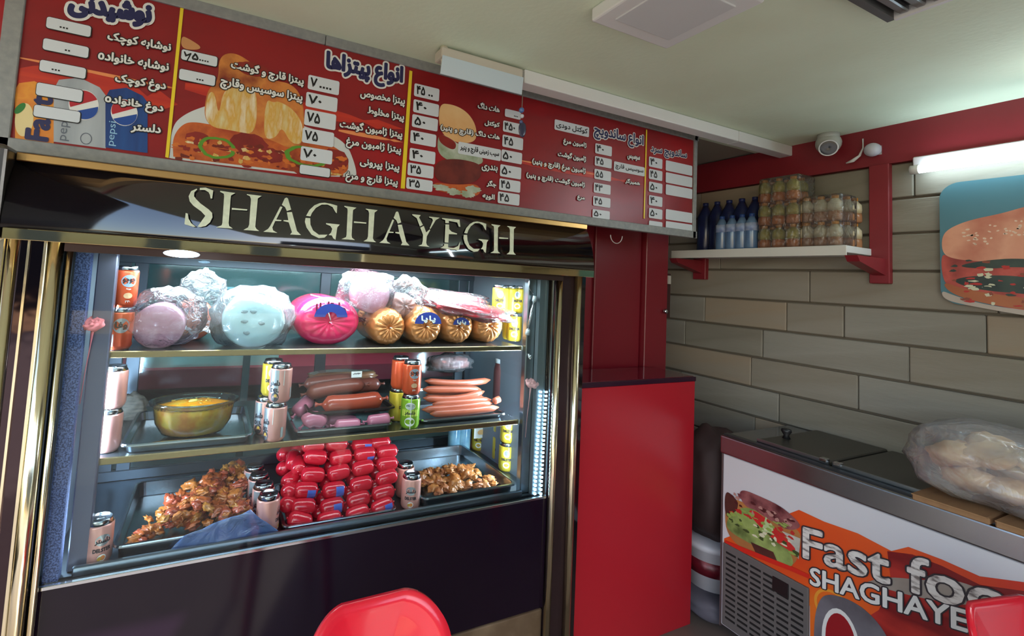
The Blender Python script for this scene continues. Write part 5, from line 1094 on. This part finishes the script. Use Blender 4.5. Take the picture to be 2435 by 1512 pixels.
# cardboard and bread bag on the freezer
cbm = M('cardboard', (150, 116, 80), .85, c2=(136, 102, 70), scale=6, stretch=(1, 8, 1))
e0_ = P(2168, 1176, Z=fz + .035)
for i, (y0_, y1_, s) in enumerate(((e0_.y - .165, e0_.y, 'flat cardboard box under the bread bag, left one'), (e0_.y - .50, e0_.y - .175, 'flat cardboard box under the bread bag, right one at the frame edge'))):
    o = empty('cardboard_box', (2.3, y0_, fz + .018), s, 'box', 'flat cardboard boxes on the freezer')
    box('carton', (e0_.x, y0_, fz + .0205), (e0_.x + .32, y1_, fz + .04), cbm, o, .003, 1)
    box('flap', (e0_.x - .012, y0_ + .003, fz + .040), (e0_.x + .30, y1_ - .003, fz + .043), cbm, o)
bc = P(2440, 1135, X=e0_.x + .17); bz = fz + .045
bb = tag(blob('bread_bag', (.19, .24, .115), sheer('bag_white', (246, 240, 230), .27, .2, .5, 14, .85), None, .16, 2.5, 4, 4, None, 2.6, .07), 'bulging clear bag of bread rolls on top of the freezer boxes', 'bag'); bb.location = (bc.x, bc.y, bz + .112)
brd = M('bread', (214, 170, 112), .7, c2=((232, 204, 156), (176, 120, 70)), scale=14)
rnd = random.Random(4); k_ = 0
for (dx, dy, dz) in ((-.08, .12, .02), (-.10, .04, .05), (-.09, -.06, .05), (-.08, .09, -.05), (-.10, 0, -.045), (-.07, -.09, -.04), (-.02, .05, .06), (-.01, -.08, .06), (.06, .1, 0), (.06, -.02, .03), (.05, -.12, 0), (-.09, -.14, .01), (0, .14, -.03), (0, 0, -.05), (.03, .02, -.04)):
    o = blob('bread_roll', (.040, .068, .036), brd, None, .3, 3, k_, 3); o.location = (bc.x + dx, bc.y + dy, bz + .112 + dz * .9); o.rotation_euler = (rnd.uniform(-.4, .4), rnd.uniform(-.3, .3), rnd.uniform(-.8, .8)); tag(o, 'oval bread roll inside the clear bag on the freezer', 'bread roll', 'bread rolls in the bag'); k_ += 1
tag(bag(2330, 1205, 150, 40, .45, .05, film2, .5, 44, 'knotted_bag_end'), 'knotted lower corner of the bread bag, white plastic', 'bag') if 0 else None
# behind the freezer: bucket and sacks
bx, by = 2.29, fy + .17
bk_ = empty('bucket', (bx, by, 0), 'white plastic paint bucket with a dark red label between counter and freezer', 'bucket')
zb0 = P(1680, 1432, Y=by - .1).z; zb1 = P(1680, 1318, Y=by - .1).z
k = lathe('bucket_body', [(.100, zb0), (.118, zb1 - .03), (.124, zb1 - .028), (.124, zb1 - .012), (.118, zb1)], M('bucket_white', (196, 192, 198), .4), bk_, 32); k.location = (bx, by, 0)
k = lathe('bucket_label', [(.1085, zb0 + (zb1 - zb0) * .32), (.1145, zb0 + (zb1 - zb0) * .64)], M('bucket_label', (120, 20, 34), .4, c2=((90, 16, 28), (170, 90, 96)), scale=12), bk_, 32); k.location = (bx, by, 0)
k = blob('dark_sack', (.13, .12, .26), M('sack_brown', (58, 34, 32), .7, c2=(40, 26, 26), scale=4, bump=.3, bscale=8), None, .15, 2, 6, 4, None, 2.8); k.location = (bx, by, zb1 + .262); tag(k, 'dark brown sack standing on the white bucket', 'sack')
zz = max(zb0, .02); k = blob('grey_sack', (.17, .16, zz / 2), M('sack_grey', (92, 88, 98), .8, c2=(70, 68, 78), scale=5, bump=.4, bscale=9), None, .08, 2, 8, 4, None, 4); k.location = (bx, by, zz / 2); tag(k, 'crumpled grey tarpaulin bundle on the floor under the bucket', 'sack')
# ------------------------------------------------------------------ red plastic chairs
chm = M('chair_red', (214, 30, 50), .22, coat=.4, c2=(206, 28, 46), scale=2)
def chair(loc, w_, h_, rz, label):
    o = empty('plastic_chair', loc, label, 'chair', None, rz); X0 = Vector(loc)
    rot_ = Matrix.Rotation(rz, 4, 'Z')
    def tr(ob): ob.matrix_parent_inverse = Matrix(); return ob
    # backrest: curved rounded panel
    nx, nz = 18, 16; fr_, bk2 = [], []
    zt, zl = h_, .47; outl = rrect(w_, zt - zl, .085, 14); vs = []; ringn = len(outl); rings = 7
    for th_, sgn in ((0, 1), (.016, -1)):
        for r in range(rings + 1):
            f_ = 1 - r / rings
            for (u, v) in outl:
                uu, vv = u * f_, v * f_; z = (zt + zl) / 2 + vv; wz = 1 - .10 * ((zt - z) / (zt - zl)) * 0
                y = .05 * (1 - (uu / (w_ / 2)) ** 2) + .10 * ((z - zl) / (zt - zl)) + (th_ if r else th_ * .5) + (0 if r > 0 else .0) + (-.006 if (r == 0 and sgn > 0) else 0)
                vs.append((uu * wz, y, z))
    fs = []
    for s_ in range(2):
        base = s_ * (rings + 1) * ringn
        for r in range(rings):
            for k in range(ringn):
                q = (base + r * ringn + k, base + r * ringn + (k + 1) % ringn, base + (r + 1) * ringn + (k + 1) % ringn, base + (r + 1) * ringn + k); fs.append(q if s_ == 0 else q[::-1])
    b2 = (rings + 1) * ringn
    for k in range(ringn): fs.append((k, b2 + k, b2 + (k + 1) % ringn, (k + 1) % ringn))
    tr(mesh('backrest', vs, fs, chm, o, True))
    st = tr(box('seat', (-w_ / 2, -.36, .425), (w_ / 2, .06, .45), chm, o, .012, 3))
    for sx in (-1, 1):
        for sy, yy in ((-1, -.34), (1, .05)):
            tr(tube('leg', [(sx * (w_ / 2 - .025), yy, .43), (sx * (w_ / 2 + .01), yy + sy * .03, 0)], [.022, .015], chm, o, 8))
        tr(tube('back_post', [(sx * (w_ / 2 - .035), .045, .43), (sx * (w_ / 2 - .035), .075, .52)], .016, chm, o, 8))
    return o
cyy = 1.00; ctop = P(900, 1418, Y=cyy).z; cl, cr = P(712, 1500, Y=cyy).x, P(1040, 1500, Y=cyy).x
chair(((cl + cr) / 2, cyy - .14, 0), cr - cl, ctop, 0, 'bright red plastic chair in front of the showcase, its backrest catching the light')
q = P(2578, 1526, Z=.79)
chair((q.x, q.y, 0), .34, .79, radians(-12), 'red plastic chair back in the bottom right corner before the freezer')
print('chair2', q, 'chair', cl, cr, ctop, 'fz', fz, 'RZ', RZ, 'pb', pb, 'ped', pt_)
